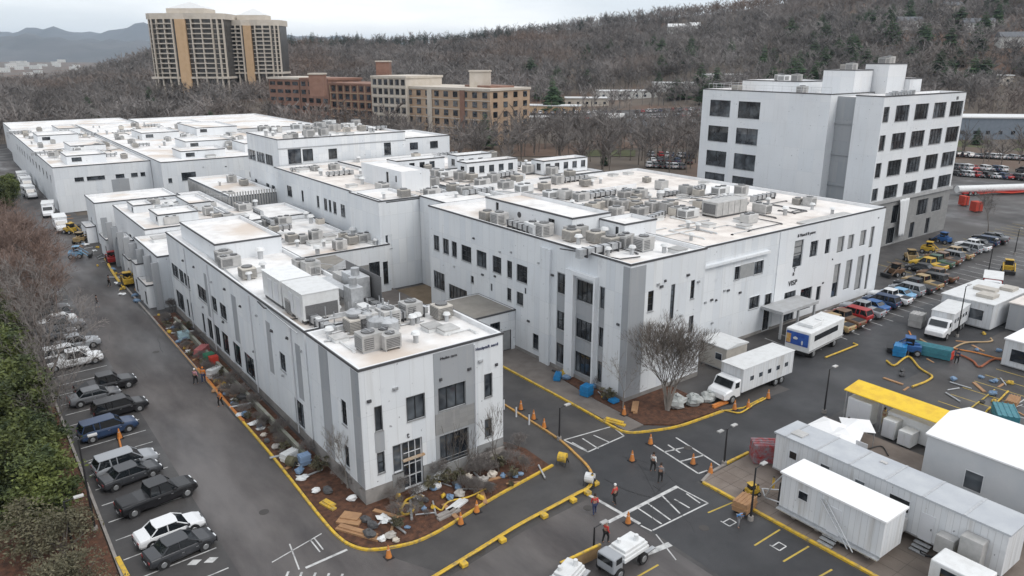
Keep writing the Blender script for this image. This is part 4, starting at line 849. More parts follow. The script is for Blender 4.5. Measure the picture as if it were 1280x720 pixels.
for (x0,x1,y0,y1,z,nm,n_) in ((66.5,102,54,98,12.4,'the main hospital roof',46),(50.8,60,49,84,13.85,'the corner block roof',10),(52,61,98,139,12.65,'the northern roofs',14),(65,94,101,139,12.75,'the northern roofs',26),(23,33,48.5,56,10.85,'the front clinic roof',6),(23,30,59,86,10.55,'the long clinic roof',14),(20,37,193,296,9.7,'the left hall roof',30),(40,74,183,296,10.3,'the left hall roof',46),(52,77,143,157,17.65,'the tall north block roof',24),(23,35,108,145,7.2,'the low service roofs',14),(31.5,47,108,132,6.6,'the low service roofs',18),(37,48.5,96,106,6.75,'the courtyard roof',8)):
    for i in range(n_):
        x=rs.uniform(x0,x1); y=rs.uniform(y0,y1); k=rs.choice('vvvhhdcgb')
        if nm=='the northern roofs' and 118<y<124 and x>60: continue
        if nm=='the low service roofs' and x<37: z=7.75 if y>121.6 else 6.85
        if nm=='the low service roofs' and x<37 and 120<y<123: continue
        if nm=='the low service roofs' and x>=31.5 and x<48 and z<6.9: z=6.45 if y<120.5 else 7.25
        PU[k].place((x,y,z),rs.choice([0,1.5708,3.1416]),KN[k]+' among the scattered small plant on '+nm,'scattered %s on %s'%(KN[k],nm),scale=rs.uniform(.7,1.1) if k not in 'vh' else rs.uniform(.8,1.5))
for j,(x0,x1,y0,y1,z,nm,n_) in enumerate(((67,100,55,84,12.4,'the main hospital roof',16),(67,93,102,117,12.65,'the northern roofs',8),(52,60,50,60,13.85,'the corner block roof',4),(21,36,195,290,9.65,'the left hall roof',8),(42,72,185,290,10.25,'the left hall roof',8),(23,33,49,56,10.85,'the front clinic roof',3),(32,47,108,120,6.45,'the low service roofs',5))):
    for i in range(n_):
        m=MB(); x=rs.uniform(x0,x1); y=rs.uniform(y0,y1); pts=[(0,0,.14)]; cx=cy=0
        for k in range(rs.randint(2,4)):
            d=rs.uniform(1.5,7)*rs.choice([-1,1])
            if k%2==i%2: cx=min(max(x+cx+d,x0),x1)-x
            else: cy=min(max(y+cy+d,y0),y1)-y
            pts.append((cx,cy,.14))
        m.path(pts,rs.choice([.05,.07,.1]),6)
        for q_ in pts: m.box(q_[0]-.12,q_[0]+.12,q_[1]-.12,q_[1]+.12,0,.12)
        o=m.build('roof_conduit',rs.choice([GALV,UNITW,CAP])); o.location=(x,y,z); tag(o,'bent run of conduit pipe on blocks on '+nm,'pipe','conduit runs on '+nm)
for p in PU.values(): p.done()
# two big white air handlers, tanks and ducts on the clinic roof
def big_ahu(lab,x0,x1,y0,y1,z=10.6,h=2.7):
    t=thing('large_air_handler',lab,'air handler',(x0,y0,z)); W_=x1-x0; D_=y1-y0
    m=MB(); m.box(0,W_,0,D_,.3,h); m.build('casing',UNITW,t,bevel=.05)
    m=MB(); m.box(.2,W_-.2,-.05,0,.5,1.7); m.build('louvre',GRILLE,t)
    m=MB(); m.box(.1,.3,.1,D_-.1,0,.3); m.box(W_-.3,W_-.1,.1,D_-.1,0,.3); m.box(.2,W_-.2,D_/2,D_/2+.1,.05,.25); m.build('base_rail',CAP,t)
    m=MB(); m.box(-.05,-.001,.6,1.5,.5,2.3); m.box(-.05,-.001,2.2,3.2,.5,2.3); m.build('service_door',FRAMEW,t)
    m=MB(); m.box(-.05,W_+.05,-.05,D_+.05,h+.002,h+.08); m.build('lid',UNITW,t); return t
big_ahu('large white boxed air handler nearer the front on the clinic roof',22.6,26.0,60.3,65.2)
big_ahu('large white boxed air handler behind its twin on the clinic roof',22.6,25.6,65.6,70.4)
def tank(lab,px,py,z,r,h):
    x,y=G(px,py,z); t=thing('roof_tank',lab,'tank',(x,y,z)); m=MB(); m.tube((0,0,.2),(0,0,h),r,r,20); m.tube((0,0,h),(0,0,h+.25),r,r*.5,20); m.build('tank_body',GALV,t)
    m=MB()
    for a in (0,2.1,4.2): m.tube((r*.7*math.cos(a),r*.7*math.sin(a),0),(r*.7*math.cos(a),r*.7*math.sin(a),.21),.06)
    m.build('leg',CAP,t)
    m=MB(); m.tube((r*.3,0,h+.2),(r*.3,0,h+.8),.1,.1,8); m.build('nozzle',GALV,t)
for i,(px,py,r,h) in enumerate(((473,424,.75,1.7),(487,424,.8,1.6),(444,412,.7,1.6),(459,412,.6,1.4),(478,405,.5,1.5))): tank('galvanised roof tank on the clinic roof, %s from the left'%ordn([2,4,0,1,3][i]),px,py,10.85,r,h)
t=thing('duct_assembly','tall galvanised duct assembly with dark screens standing on the clinic roof behind the white boxes','ductwork',(27,58,10.55))
for (x0,x1,y0,y1,h0,h1,nm,mm) in ((0,1.2,2,3.6,0,2.6,'duct_riser',GALV),(1.4,2.8,3.8,7,0.5,2.9,'plenum',GALV),(.1,1.0,4,9,1.2,2.0,'cross_duct',GALV),(1.5,2.6,7.3,9.4,0,2.3,'fan_box',UNITG),(3.0,3.06,2,9.5,0,3.2,'screen',GRILLE),(-.8,-.1,6,7.2,0,2.2,'fan_box',UNITG),(.2,1.1,.2,1.6,0,1.3,'fan_box',UNITW)):
    m=MB(); m.box(x0,x1,y0,y1,h0,h1); m.build(nm,mm,t,bevel=.03)
m=MB(); 
for k in range(5): m.tube((-3+k*.05,1.2-k*.35,.5+k*.22),(2.5,1.2-k*.35,.5+k*.22),.06,.06,6)
for x in (-2.8,-.6,1.2,2.4):
    m.tube((x,-.5,0),(x,-.5,1.7),.05); m.tube((x,1.3,0),(x,1.3,1.7),.05)
m.build('pipe_rack',GALV,t)
m=MB(); m.tube((1.9,5,2.9),(1.9,5,3.6),.4,.4,14); m.tube((.6,2.8,2.6),(.6,2.8,3.4),.35,.35,14); m.build('exhaust_stack',GALV,t)
# hoses and pipes lying on roofs
def roofpipe(lab,pts,z,r=.06,m_=None):
    P=[(*G(a,b,z),z+r+.02) for a,b in pts]; o0=P[0]; m=MB(); m.path([(p[0]-o0[0],p[1]-o0[1],p[2]-z) for p in P],r,6); o=m.build('roof_pipe',m_ or GALV); o.location=(o0[0],o0[1],z); tag(o,lab,'pipe')
roofpipe('thin grey pipe across the front clinic roof beside the tanks',[(405,428),(430,425),(460,417),(500,408),(530,402)],10.85,.08)
roofpipe('thin pipe along the west edge of the long clinic roof',[(240,303),(290,345),(340,392),(372,418)],10.6,.07)
roofpipe('dark hose curling on the long clinic roof by the white boxes',[(322,378),(330,386),(345,388),(352,396),(365,400),(380,398)],10.6,.06,BLACKM)
roofpipe('long pipe crossing the main roof behind the air units',[(640,235),(700,238),(760,246),(840,250),(900,246)],12.4,.1)
roofpipe('long pipe over the north roofs',[(520,240),(560,246),(620,240),(680,244)],12.9,.1)
roofpipe('large round duct over the low service wings',[(195,262),(240,262),(275,265),(300,280)],7.4,.45)
roofpipe('second round duct beside the louvred pavilion',[(230,248),(262,262),(300,292)],7.4,.35)
roofpipe('pipe on the corner block roof near its front edge',[(700,312),(740,318),(775,325),(800,322)],13.9,.07,BLACKM)
roofpipe('long pipe along the left hall roof',[(90,196),(150,186),(230,180),(290,176)],9.7,.15)
def railing(lab,pts,z,h=1.1):
    P=[G(a,b,z) for a,b in pts]; o=P[0]; t=thing('roof_guard_rail',lab,'guard rail',(o[0],o[1],z))
    m=MB()
    for a,b in zip(P,P[1:]):
        d=math.dist(a,b); n=max(1,int(d/1.6))
        for k in range(n+1): x=a[0]+(b[0]-a[0])*k/n-o[0]; y=a[1]+(b[1]-a[1])*k/n-o[1]; m.tube((x,y,0),(x,y,h),.03,.03,5)
        for hh in (h,h*.55): m.tube((a[0]-o[0],a[1]-o[1],hh),(b[0]-o[0],b[1]-o[1],hh),.03,.03,5)
    m.build('rail',GALV,t)
railing('guard rail round the small plant on the front clinic roof',[(405,415),(500,395),(500,380)],10.9); railing('guard rail by the pavilion screens',[(240,250),(300,250)],8); railing('guard rail around the corner plant of the long clinic roof',[(395,345),(440,352),(470,370)],10.6,1.5)

# ------------------------------------------------------------------ vehicles
def wheel(t,x,y,r,w_=.22):
    m=MB(); m.tube((x,y-w_/2,r),(x,y+w_/2,r),r,r,18); o=m.build('wheel',TYRE,t)
    m=MB(); s=1 if y>0 else -1; m.tube((x,y+s*(w_/2-.01),r),(x,y+s*(w_/2+.015),r),r*.62,r*.55,12); m.build('rim',RIM,o)
def loft(m,st,ring,mi=0):
    """st: list of x; ring(x)->list of (y,z)"""
    b=len(m.v); n=None
    for s in st:
        r=ring(s); n=len(r); m.v+=[(s[0],y,z) for y,z in r]
    for i in range(len(st)-1):
        for j in range(n): k=(j+1)%n; m.f.append((b+i*n+j,b+i*n+k,b+(i+1)*n+k,b+(i+1)*n+j)); m.m.append(mi)
    m.f.append(tuple(b+j for j in range(n))[::-1]); m.m.append(mi); m.f.append(tuple(b+(len(st)-1)*n+j for j in range(n))); m.m.append(mi)
PAINT=paint('body',(.5,.5,.5))
def car(kind,L_=4.6,W_=1.84,lab='x'):
    t=thing('parked_'+('pickup' if kind=='pickup' else 'car'),lab,'pickup' if kind=='pickup' else 'car')
    hw=W_/2; hl=L_/2
    hood={'sedan':.92,'suv':1.02,'pickup':1.08}[kind]; belt={'sedan':.98,'suv':1.12,'pickup':1.15}[kind]; top={'sedan':1.45,'suv':1.74,'pickup':1.86}[kind]; deck={'sedan':1.0,'suv':1.15,'pickup':1.12}[kind]
    st=[(-hl,.42,deck-.18,.86),(-hl+.12,.32,deck-.04,.95),(-hl+.7,.27,deck,1),(-.6,.24,belt,1),(.75,.24,belt-.03,1),(hl-1.25,.26,hood+.02,.99),(hl-.45,.28,hood-.08,.95),(hl-.1,.34,hood-.2,.88),(hl,.42,hood-.34,.8)]
    def ring(s): _,zl,zh,k=s; w1=hw*k; return [(-w1*.9,zl),(-w1,zl+.18),(-w1,zh-.22),(-w1*.95,zh-.07),(-w1*.84,zh),(w1*.84,zh),(w1*.95,zh-.07),(w1,zh-.22),(w1,zl+.18),(w1*.9,zl)]
    m=MB(); loft(m,st,ring); m.build('body',PAINT,t,smooth=False,bevel=.02)
    if kind=='sedan': cs=[(-hl+.75,.0),(-hl+1.35,1),( .35,1),(1.15,0)]
    elif kind=='suv': cs=[(-hl+.08,0),(-hl+.4,1),(.45,1),(1.2,0)]
    else: cs=[(-.75,0),(-.6,1),(.65,1),(1.35,0)]
    m=MB(); st2=[(x,u) for x,u in cs]
    def ring2(s): x,u=s; z=belt-.06+(top-.06-belt+.06)*u; w2=hw*(.93-.15*u); wb=hw*.93; return [(-wb,belt-.08),(-w2,max(z,belt-.07)),(w2,max(z,belt-.07)),(wb,belt-.08)]
    loft(m,st2,ring2); m.build('windows',CGLASS,t)
    xa,xb=cs[1][0],cs[2][0]; wr=hw*.78
    m=MB(); m.prism([(xa-.1,-wr*.96),(xb+.08,-wr*.96),(xb+.16,0),(xb+.08,wr*.96),(xa-.1,wr*.96),(xa-.16,0)],top-.07,top); m.build('roof',PAINT,t,bevel=.03)
    m=MB()
    for s in (-1,1):
        for (x0,x1) in ((cs[0][0],cs[1][0]),(cs[3][0],cs[2][0])): m.tube((x0,s*hw*.925,belt-.05),(x1,s*hw*.79,top-.06),.045,.045,5)
        xm=(cs[1][0]+cs[2][0])/2; m.tube((xm,s*hw*.94,belt-.05),(xm,s*hw*.79,top-.06),.04,.04,5)
        if kind=='suv': m.tube((xa+.75,s*hw*.94,belt-.05),(xa+.7,s*hw*.79,top-.06),.06,.06,5)
    m.build('pillar',PAINT,t)
    if kind=='pickup':
        m=MB(); m.box(-hl+.15,-.85,-hw*.8,hw*.8,deck+.003,deck+.012); m.build('bed_cover',BLACKM,t)
    for s in (-1,1):
        m=MB(); m.box(hl-.2,hl-.02,s*hw*.5-.2,s*hw*.5+.2,hood-.34,hood-.2); m.build('headlight',LAMPW,t)
        m=MB(); m.box(-hl-.012,-hl+.1,s*hw*.66-.14,s*hw*.66+.14,deck-.36,deck-.18); m.build('tail_light',LAMPR,t)
        m=MB(); m.box(.95,1.12,s*(hw+.02),s*(hw+.2),belt-.04,belt+.1) if s>0 else m.box(.95,1.12,-(hw+.2),-(hw+.02),belt-.04,belt+.1); m.build('mirror',BLACKM,t)
        for x in (-hl+.85,hl-.9):
            m=MB(); m.tube((x,s*(hw-.3),.34),(x,s*(hw+.006),.34),.42,.42,18); m.build('wheel_arch',DARK,t)
            wheel(t,x,s*(hw-.1),.34 if kind!='pickup' else .38)
    m=MB(); m.box(hl-.05,hl+.05,-hw*.7,hw*.7,.36,.56); m.box(-hl-.05,-hl+.05,-hw*.75,hw*.75,.4,.58); m.build('bumper',BLACKM,t)
    m=MB(); m.box(hl+.051,hl+.06,-.26,.26,.40,.52); m.box(-hl-.06,-hl-.051,-.26,.26,.42,.54); m.build('number_plate',LAMPW,t)
    for s in (-1,1):
        m=MB(); y0,y1=sorted((s*hw*.985,s*(hw+.008)))
        for x in (-.95,.02,1.0): m.box(x,x+.02,y0,y1,.4,belt-.26)
        m.box(-.95,1.02,y0,y1,.38,.40); m.build('door_seam',DARK,t)
        m=MB(); m.box(-.22,-.05,y0,y1+.0,belt-.34,belt-.30); m.box(.75,.92,y0,y1,belt-.34,belt-.30); m.build('door_handle',RIM,t)
    m=MB(); m.box(hl-.03,hl+.015,-hw*.38,hw*.38,.6,hood-.28); m.build('grille',DARK,t)
    return t
CARP={'sedan':Proto(car('sedan')),'suv':Proto(car('suv',4.8,1.9)),'pickup':Proto(car('pickup',5.7,1.98))}
COL={'black':(.012,.012,.014),'white':(.72,.73,.74),'silver':(.30,.315,.335),'grey':(.13,.135,.145),'blue':(.03,.12,.33),'dark blue':(.025,.05,.11),'red':(.36,.02,.02),'tan':(.38,.27,.13),'green':(.05,.11,.07),'charcoal':(.04,.042,.047),'yellow':(.60,.38,.04),'light blue':(.2,.4,.6),'brown':(.16,.09,.05)}
PM={k:paint(k.replace(' ','_'),v) for k,v in COL.items()}
def park(kind,col,x,y,rz,label,group=None,z=0.0,sc=None): 
    return CARP[kind].place((x,y,z),R(rz),label,group,sc,mats={PAINT.name:PM[col]})
# left lot, near to far
nearcars=[('sedan','charcoal',225,683,8,'black low saloon car, nearest in the left parking lot'),('sedan','white',212,661,5,'white and silver coupe tight beside the black saloon in the left lot'),
 ('pickup','black',196,619,8,'black pickup parked in the left lot between white lines'),('suv','silver',157,578,6,'silver sport utility car in the left lot beside the lamp post'),('sedan','charcoal',163,592,9,'dark grey battered car squeezed beside the silver sport utility car'),
 ('suv','dark blue',135,535,6,'dark blue car with glossy roof in the left lot'),('suv','black',150,509,4,'black sport utility car behind the blue car in the left lot'),('pickup','black',132,481,3,'black pickup behind bare twigs in the left lot'),('sedan','grey',118,494,3,'grey car half hidden between two black cars in the left lot')]
for k,c,px,py,rz,lab in nearcars:
    x,y=G(px,py,.6); park(k,c,x,y,rz,lab)
rc=random.Random(11)
for i in range(22):
    y=91.5+i*2.75
    if i in(3,9,10): continue
    c=rc.choice(['silver','grey','charcoal','charcoal','black','grey','dark blue','white']); park(rc.choice(['sedan','suv','suv','pickup']),c,7.6+rc.uniform(-.5,.7),y+rc.uniform(-.2,.2),rc.choice([2,182])+rc.uniform(-2,2),'%s car under bare twigs, %s in the left row counting away from viewer'%(c,ordn(i)),'cars along the left verge')
# row by the main building
cols=['tan','brown','red','silver','blue','dark blue','white','light blue','silver','charcoal','tan','black','brown','charcoal','yellow','green','brown','grey','tan','charcoal','silver','white','charcoal','dark blue','black','grey']
for i,c in enumerate(cols):
    x=86.5+i*2.75; y=47.6+(x-86)*.07; 
    if x>122: y+=3.5
    park(['pickup','sedan','suv'][i%3] if c not in('tan','yellow','brown') else 'pickup',c,x,y,90+rc.uniform(-4,4),'%s %s parked before the main building, %s of the row counting from the entrance'%(c,'car' if i%3 else 'vehicle',ordn(i)),'cars parked before the main building')
# far lots: right of the tower, behind the hospital
def lot(n,region,rzs,grp,seed,flat=False):
    q=random.Random(seed); k=0
    for (ax,ay,bx_,by_,cnt) in region:
        for i in range(cnt):
            if q.random()<.12: continue
            u=i/max(1,cnt-1); px=ax+(bx_-ax)*u; 
            p=polar(px,ay+(by_-ay)*u); z=max(0,ground_z(*p)+.05); c=q.choice(['white','silver','grey','charcoal','white','silver','dark blue','red','black'])
            park(q.choice(['sedan','suv','suv']),c,p[0],p[1],rzs+q.uniform(-5,5),'%s car in the %s, %s placed there'%(c,grp,ordn(k)),'cars in the '+grp,z); k+=1
lot(0,[(1222,218,1330,208,16),(1218,232,1330,222,16),(1215,262,1330,250,15)],60,'lot right of the tower',3)
lot(0,[(645,395,930,385,38),(650,372,905,365,34),(700,345,900,338,22)],55,'hillside lot behind the hospital',4)
lot(0,[(820,262,872,258,9),(815,248,870,244,8),(818,236,868,232,7)],55,'lot between hospital and tower',6)
m=MB()
for (ax,d0,d1,bx_) in ((640,338,402,935),(1212,0,0,0)):
    if d0:
        pts=[]; 
        n=12
        for i in range(n):
            for sgn in (0,1): pass
        for i in range(n):
            u0=ax+(bx_-ax)*i/n; u1=ax+(bx_-ax)*(i+1)/n
            for j in range(4):
                e0=d0+(d1-d0)*j/4; e1=d0+(d1-d0)*(j+1)/4
                q=[polar(u0,e0),polar(u1,e0),polar(u1,e1),polar(u0,e1)]; m.face([(p[0],p[1],ground_z(*p)+.12) for p in q])
struct('hillside_car_park',m,ASPH)

def boxtruck(lab,loc,rz,bl=6.5,bw=2.4,bh=2.3,cab=PM['white'],body=TRW,mural=None,awn=False,name='box_truck'):
    t=thing(name,lab,'truck',loc,R(rz))
    m=MB(); m.box(-bl,0,-bw/2,bw/2,.85,.85+bh); m.build('cargo_box',body,t,bevel=.06)
    m=MB(); m.box(-bl-.05,.05,-bw/2-.05,bw/2+.05,.85+bh+.003,.85+bh+.07); m.build('roof',UNITW,t)
    m=MB(); st=[(.05,.55,2.35,1),(.9,.55,2.3,1),(1.35,.55,1.5,.98),(2.1,.55,1.35,.92),(2.35,.6,1.1,.85)]
    def ring(s): _,zl,zh,k=s; w1=bw*.46*k; return [(-w1,zl),(-w1,zh-.12),(-w1*.88,zh),(w1*.88,zh),(w1,zh-.12),(w1,zl)]
    loft(m,st,ring); m.build('cab',cab,t,bevel=.03)
    m=MB(); m.face([(.95,-bw*.38,2.26),(1.34,-bw*.40,1.56),(1.34,bw*.40,1.56),(.95,bw*.38,2.26)][::-1]); 
    m2=MB(); m2.box(.93,1.40,-bw*.38,-.04,1.58,1.6); 
    g=MB(); g.v+=[(.98,-bw*.37,2.24),(1.38,-bw*.39,1.58),(1.38,bw*.39,1.58),(.98,bw*.37,2.24)]; g.f+=[(0,1,2,3)]; g.m+=[0]; g.box(.35,.95,-bw*.468,-bw*.455,1.55,2.12); g.box(.35,.95,bw*.455,bw*.468,1.55,2.12); g.build('windscreen',CGLASS,t)
    for s in (-1,1):
        for x in (-bl*.8,-bl*.8+1.0,1.25): wheel(t,x,s*(bw/2-.2),.45,.3)
        q=MB(); q.box(2.3,2.38,s*.6-.14,s*.6+.14,.8,1.0); q.build('headlight',LAMPW,t)
    q=MB(); q.box(-bl+.2,1.8,-.5,.5,.5,.85); q.build('chassis',BLACKM,t)
    for k in range(5):
        x=-bl+1.0+k*bl*.17
        
        for sg in (-1,1):
            q=MB(); q.box(x,x+.55,*sorted((sg*(bw/2+.001),sg*(bw/2+.03))),1.85+.1*(bh-2),2.3+.1*(bh-2)); q.build('side_window',GLASS,t)
    q=MB(); q.box(-bl*.62,-bl*.62+.9,-bw/2-.04,-bw/2+.0,.9,2.6); q.build('door',FRAMEW,t)
    return t
boxtruck('white box body truck with side windows, nose towards the mulch corner',(59.6,42.6,0),180,8.6,2.7,2.5,name='mobile_clinic_truck')
boxtruck('white step truck facing the viewer before the white modular office',(94.6,38.1,0),187,6.0,2.6,2.2)
# mobile clinic with blue mural on its nose
t=thing('mobile_clinic_bus','white mobile clinic coach with blue picture panel on its nose, by the hospital entrance','coach',(74.2,44.6,0),R(5))
m=MB(); m.box(0,8.3,-1.4,1.6,.8,3.3); m.build('body',UNITW,t,bevel=.12)
m=MB(); m.box(-.04,0,-1.2,1.45,1.5,3.0); m.build('blue_picture_panel',[mat('mural',(.02,.06,.30),(.04,.12,.42),scale=1.2)],t)
m=MB(); m.box(-.07,-.042,.9,1.42,1.6,2.7); m.build('orange_figure',mat('mural_orange',(.55,.22,.04),(.6,.45,.2),scale=3),t)
m=MB(); m.blob((-.06,.35,2.3),(.03,.3,.16),0,.2); m.blob((-.06,-.5,1.9),(.03,.12,.25),0,.2); m.build('white_shape',UNITW,t)
m=MB(); m.box(1.0,6.6,-1.44,-1.40,2.1,2.75); m.build('side_window',CGLASS,t)
m=MB(); m.box(1.5,3.8,-.8,1.0,3.31,3.7); m.box(4.4,5.2,-.3,.5,3.31,3.6); m.build('roof_unit',UNITW,t,bevel=.05)
m=MB(); m.box(-.02,8.4,-1.45,-1.41,1.0,1.12); m.build('trim_stripe',GALV,t)
for x in (1.4,6.4): 
    for s in (-1.2,1.35): wheel(t,x,s,.48,.3)
m=MB(); m.box(.2,8,-1.0,1.2,.45,.8); m.build('chassis',BLACKM,t)
m=MB(); m.path([(1.5,-2.0,.15),(8.2,-2.1,.15),(8.3,-1.5,.15)],.1); tag(m.build('yellow_barrier_rail',YEL),'yellow low rail on the ground beside the mobile clinic coach','rail').location=(75,44.4,0)

def cabin(name,lab,x0,x1,y0,y1,h,wallm,roofm=None,base=.5,wins=(),doors=(),dome=0,cat='trailer',wheels=True,z=0,wface='X'):
    t=thing(name,lab,cat,(x0,y0,z)); W_=x1-x0; D_=y1-y0
    m=MB(); m.box(0,W_,0,D_,base,h); m.build('wall',TRW if wallm is UNITW else wallm,t,bevel=.03)
    m=MB(); e=.12; 
    if dome: m.v+=[(-e,-e,h+.002),(W_+e,-e,h+.002),(W_+e,D_+e,h+.002),(-e,D_+e,h+.002),(-e,-e,h+.12),(W_/2,-e,h+dome),(W_+e,-e,h+.12),(W_+e,D_+e,h+.12),(W_/2,D_+e,h+dome),(-e,D_+e,h+.12)]; m.f+=[(4,5,8,9),(5,6,7,8),(0,1,6,5,4),(2,3,9,8,7),(0,4,9,3),(1,2,7,6)]; m.m+=[0]*6
    else: m.box(-e,W_+e,-e,D_+e,h+.002,h+.14)
    m.build('roof',roofm or UNITW,t)
    for (a0,a1,z0,z1) in wins:
        m=MB(); m.box(-.04,-.001,a0-.06,a1+.06,z0-.06,z1+.06); f=m.build('window',FRAMEW,t); m=MB(); m.box(-.055,-.041,a0,a1,z0,z1); m.build('pane',GLASS,f)
    for (a0,a1) in doors:
        m=MB(); m.box(-.05,-.001,a0,a1,base+.05,base+2.1); f=m.build('door',FRAMEW,t); m=MB(); m.box(-.09,-.051,a0+.1,a0+.16,base+1.0,base+1.15); m.build('handle',CAP,f)
        m=MB()
        for k in range(3): m.box(-.35-.3*k,-.05-.3*k,a0-.1,a1+.1,base-.2-.17*k,base-.12-.17*k)
        m.build('step',GALV,t)
    if wheels:
        m=MB()
        for y in np.arange(.8,D_-.5,1.9): m.box(.2,.5,y,y+.3,0,base); m.box(W_-.5,W_-.2,y,y+.3,0,base)
        m.build('pier_block',KERB,t)
    m=MB(); m.box(-.03,0,-.02,D_,base,base+.12); m.build('skirt_rail',GALV,t)
    return t
t=cabin('site_trailer','short white site trailer with bright white roof standing at the plaza kerb',45.6,48.4,19.6,27.4,3.5,UNITW,WHITEROOF:=mat('bright_white',(.82,.82,.82),(.76,.76,.76),scale=.6),.7,wins=((5.6,6.3,2.2,2.8),),doors=((3.0,3.9),))
m=MB(); m.tube((-.08,4.6,3.0),(-.9,1.8,.8),.04); m.tube((-.08,4.2,3.1),(-.95,1.4,.8),.04)
for k in range(8): u=k/8; m.tube((-.08-.82*u,4.6-2.8*u,3.0-2.2*u),(-.08-.87*u,4.2-2.8*u,3.1-2.3*u),.03)
m.build('folded_ladder',GALV,t)
m=MB(); m.box(-.35,-.0,-.0,7.8,.62,.7); m.build('walkway_deck',GALV,t)
m=MB(); m.path([(.2,7.85,.9),(.5,9.3,.45),(1.4,10.2,.45),(2.3,9.3,.45),(2.6,7.85,.9)],.06); m.path([(.3,7.9,3.2),(.1,8.6,2.0),(.4,9.3,.5)],.05); m.build('tow_frame',GALV,t)
for s in (2.6,3.6): wheel(t,.3,s,.4,.25)
t=cabin('long_trailer','very long grey roofed trailer with service hatches parked behind the short white site trailer',50.0,53.0,13.9,31.0,3.85,UNITW,mat('grey_lid',(.40,.42,.45),(.47,.49,.51),scale=.6),.7,wins=((12.3,13.0,2.4,3.0),(9.5,10.2,2.3,3.0),(6.2,7.6,2.2,3.1),(15.1,15.7,2.3,2.9)),doors=((4.4,5.3),))
for k in range(6):
    m=MB(); m.box(-.12,3.12,2.6+k*2.7,2.75+k*2.7,3.992,4.02); m.build('roof_seam',GALV,t)
m=MB(); m.box(.6,1.6,15.2,16.2,3.993,4.1); m.box(2.0,2.3,9.1,9.6,3.993,4.07); m.build('roof_hatch',UNITG,t)
m=MB(); m.box(-1.0,-.06,1.0,2.4,1.0,3.0); m.box(-.9,-.06,2.7,3.9,.9,2.2); m.build('wall_air_unit',UNITG,t,bevel=.05)
m=MB(); m.box(-.75,-.052,6.1,6.9,.9,1.9); m.box(-.7,-.052,7.2,8.0,.9,1.8); m.build('meter_cabinet',UNITG,t,bevel=.05)
cabin('large_white_shed','large plain white walled shed with bright white roof at the lower right edge',57.2,64.5,8.5,22.6,5.0,mat('shed_wall',(.46,.48,.50),(.52,.53,.54),scale=.5),WHITEROOF,.1,wins=((9.8,11.0,2.0,3.4),),doors=((18.5,19.5),),dome=.9,cat='shed',wheels=False)
t=thing('wall_air_conditioner','grey outdoor unit with dark slots against the large white shed','air unit',(56.4,11.6,0)); m=MB(); m.box(0,.72,0,3.4,.1,2.4); m.build('casing',UNITG,t,bevel=.05); m=MB(); m.box(-.03,0,.3,3.1,1.9,2.05); m.box(-.03,0,.3,3.1,1.3,1.45); m.build('slot',DARK,t)
# small white tanker trailer low between the trailers
t=thing('utility_wagon','small white utility wagon with dark window in front of the long trailer end','wagon',(47.3,15.2,0),R(90)); m=MB(); m.box(-1.6,1.6,-1,1,.5,2.1); m.build('body',UNITW,t,bevel=.1); m=MB(); m.box(-1.0,.9,1.0,1.04,1.1,1.8); m.build('window',GLASS,t); wheel(t,-.9,1.0,.35); wheel(t,.9,1.0,.35)
# booth with yellow canopy
t=thing('service_booth','white service booth under a bright yellow canopy roof beside the right lot','booth',(64.4,24.6,0))
m=MB(); m.v+=[(-.4,-.6,2.95),(2.1,-.6,3.3),(2.1,8.6,3.3),(-.4,8.6,2.95),(-.4,-.6,3.03),(2.1,-.6,3.38),(2.1,8.6,3.38),(-.4,8.6,3.03)]; m.f+=[(0,3,2,1),(4,5,6,7),(0,1,5,4),(1,2,6,5),(2,3,7,6),(3,0,4,7)]; m.m+=[0]*6; m.build('yellow_canopy',mat('yellow_canopy',(.78,.52,.02),(.62,.36,.02),scale=.9,lo=.45,hi=.75,rough=.5),t)
m=MB(); m.box(.3,1.9,-.2,4.6,.15,2.2); m.build('counter_cabin',UNITW,t,bevel=.05)
for y0,y1,x0,h in ((5.9,8.2,-.2,2.4),(3.2,4.4,-.9,1.9),(1.6,2.8,-1.2,1.5),(-2.2,-.4,.2,1.9)): m=MB(); m.box(x0,x0+1.4,y0,y1,.15,h); c=m.build('cabinet',UNITW,t,bevel=.05); m=MB(); m.box(x0-.03,x0,y0+.1,(y0+y1)/2-.03,.3,h-.15); m.box(x0-.03,x0,(y0+y1)/2+.03,y1-.1,.3,h-.15); m.build('cabinet_door',FRAMEW,c)
m=MB()
for x,y in ((-.2,-.4),(-.2,4.9),(-.2,8.4),(1.9,8.4),(1.9,4.9)): m.tube((x,y,.1),(x,y,2.98 if x<0 else 3.24),.05)
m.build('post',GALV,t)
m=MB()
for k in range(9): m.box(.0+.2*(k%5),.5+.2*(k%5),-.1+k*.9,.02+k*.9,3.31+.0,3.37+.03*(k%3)+.03*(k%5))
# modular offices top right of lot
t=cabin('modular_office','white modular office with open side bays behind the step truck','x' and 101.0,111.5,35.0,41.2,3.4,UNITW,UNITW,.2,wins=((1.0,2.6,1.2,2.5),),doors=((4.5,5.5),),wheels=False,cat='cabin')
m=MB(); m.box(-.06,-.002,2.9,4.2,.3,2.6); m.build('open_bay',DARK,t)  # flat dark panel on the wall, painted shade of an open bay
m=MB()
for a in ((2,4,1,3),(5,6.5,2,4.6),(7.5,9.4,.8,2.4)): m.box(*a,3.55,3.95)
m.build('roof_box',UNITB,t)
t=cabin('modular_office','grey modular office with dark square window at the right edge of the photo',103.6,116,27.5,34.2,3.5,GREYP,ROOF2,.1,wins=((1.2,3.2,1.2,2.8),),wheels=False,cat='cabin')
cabin('canopy_stall','small white open fronted stall at the right edge below the grey modular office',90.5,95.5,25.2,29.6,3.1,UNITW,WHITEROOF,.1,wins=((.6,3.6,.8,2.2),),wheels=False,cat='stall')
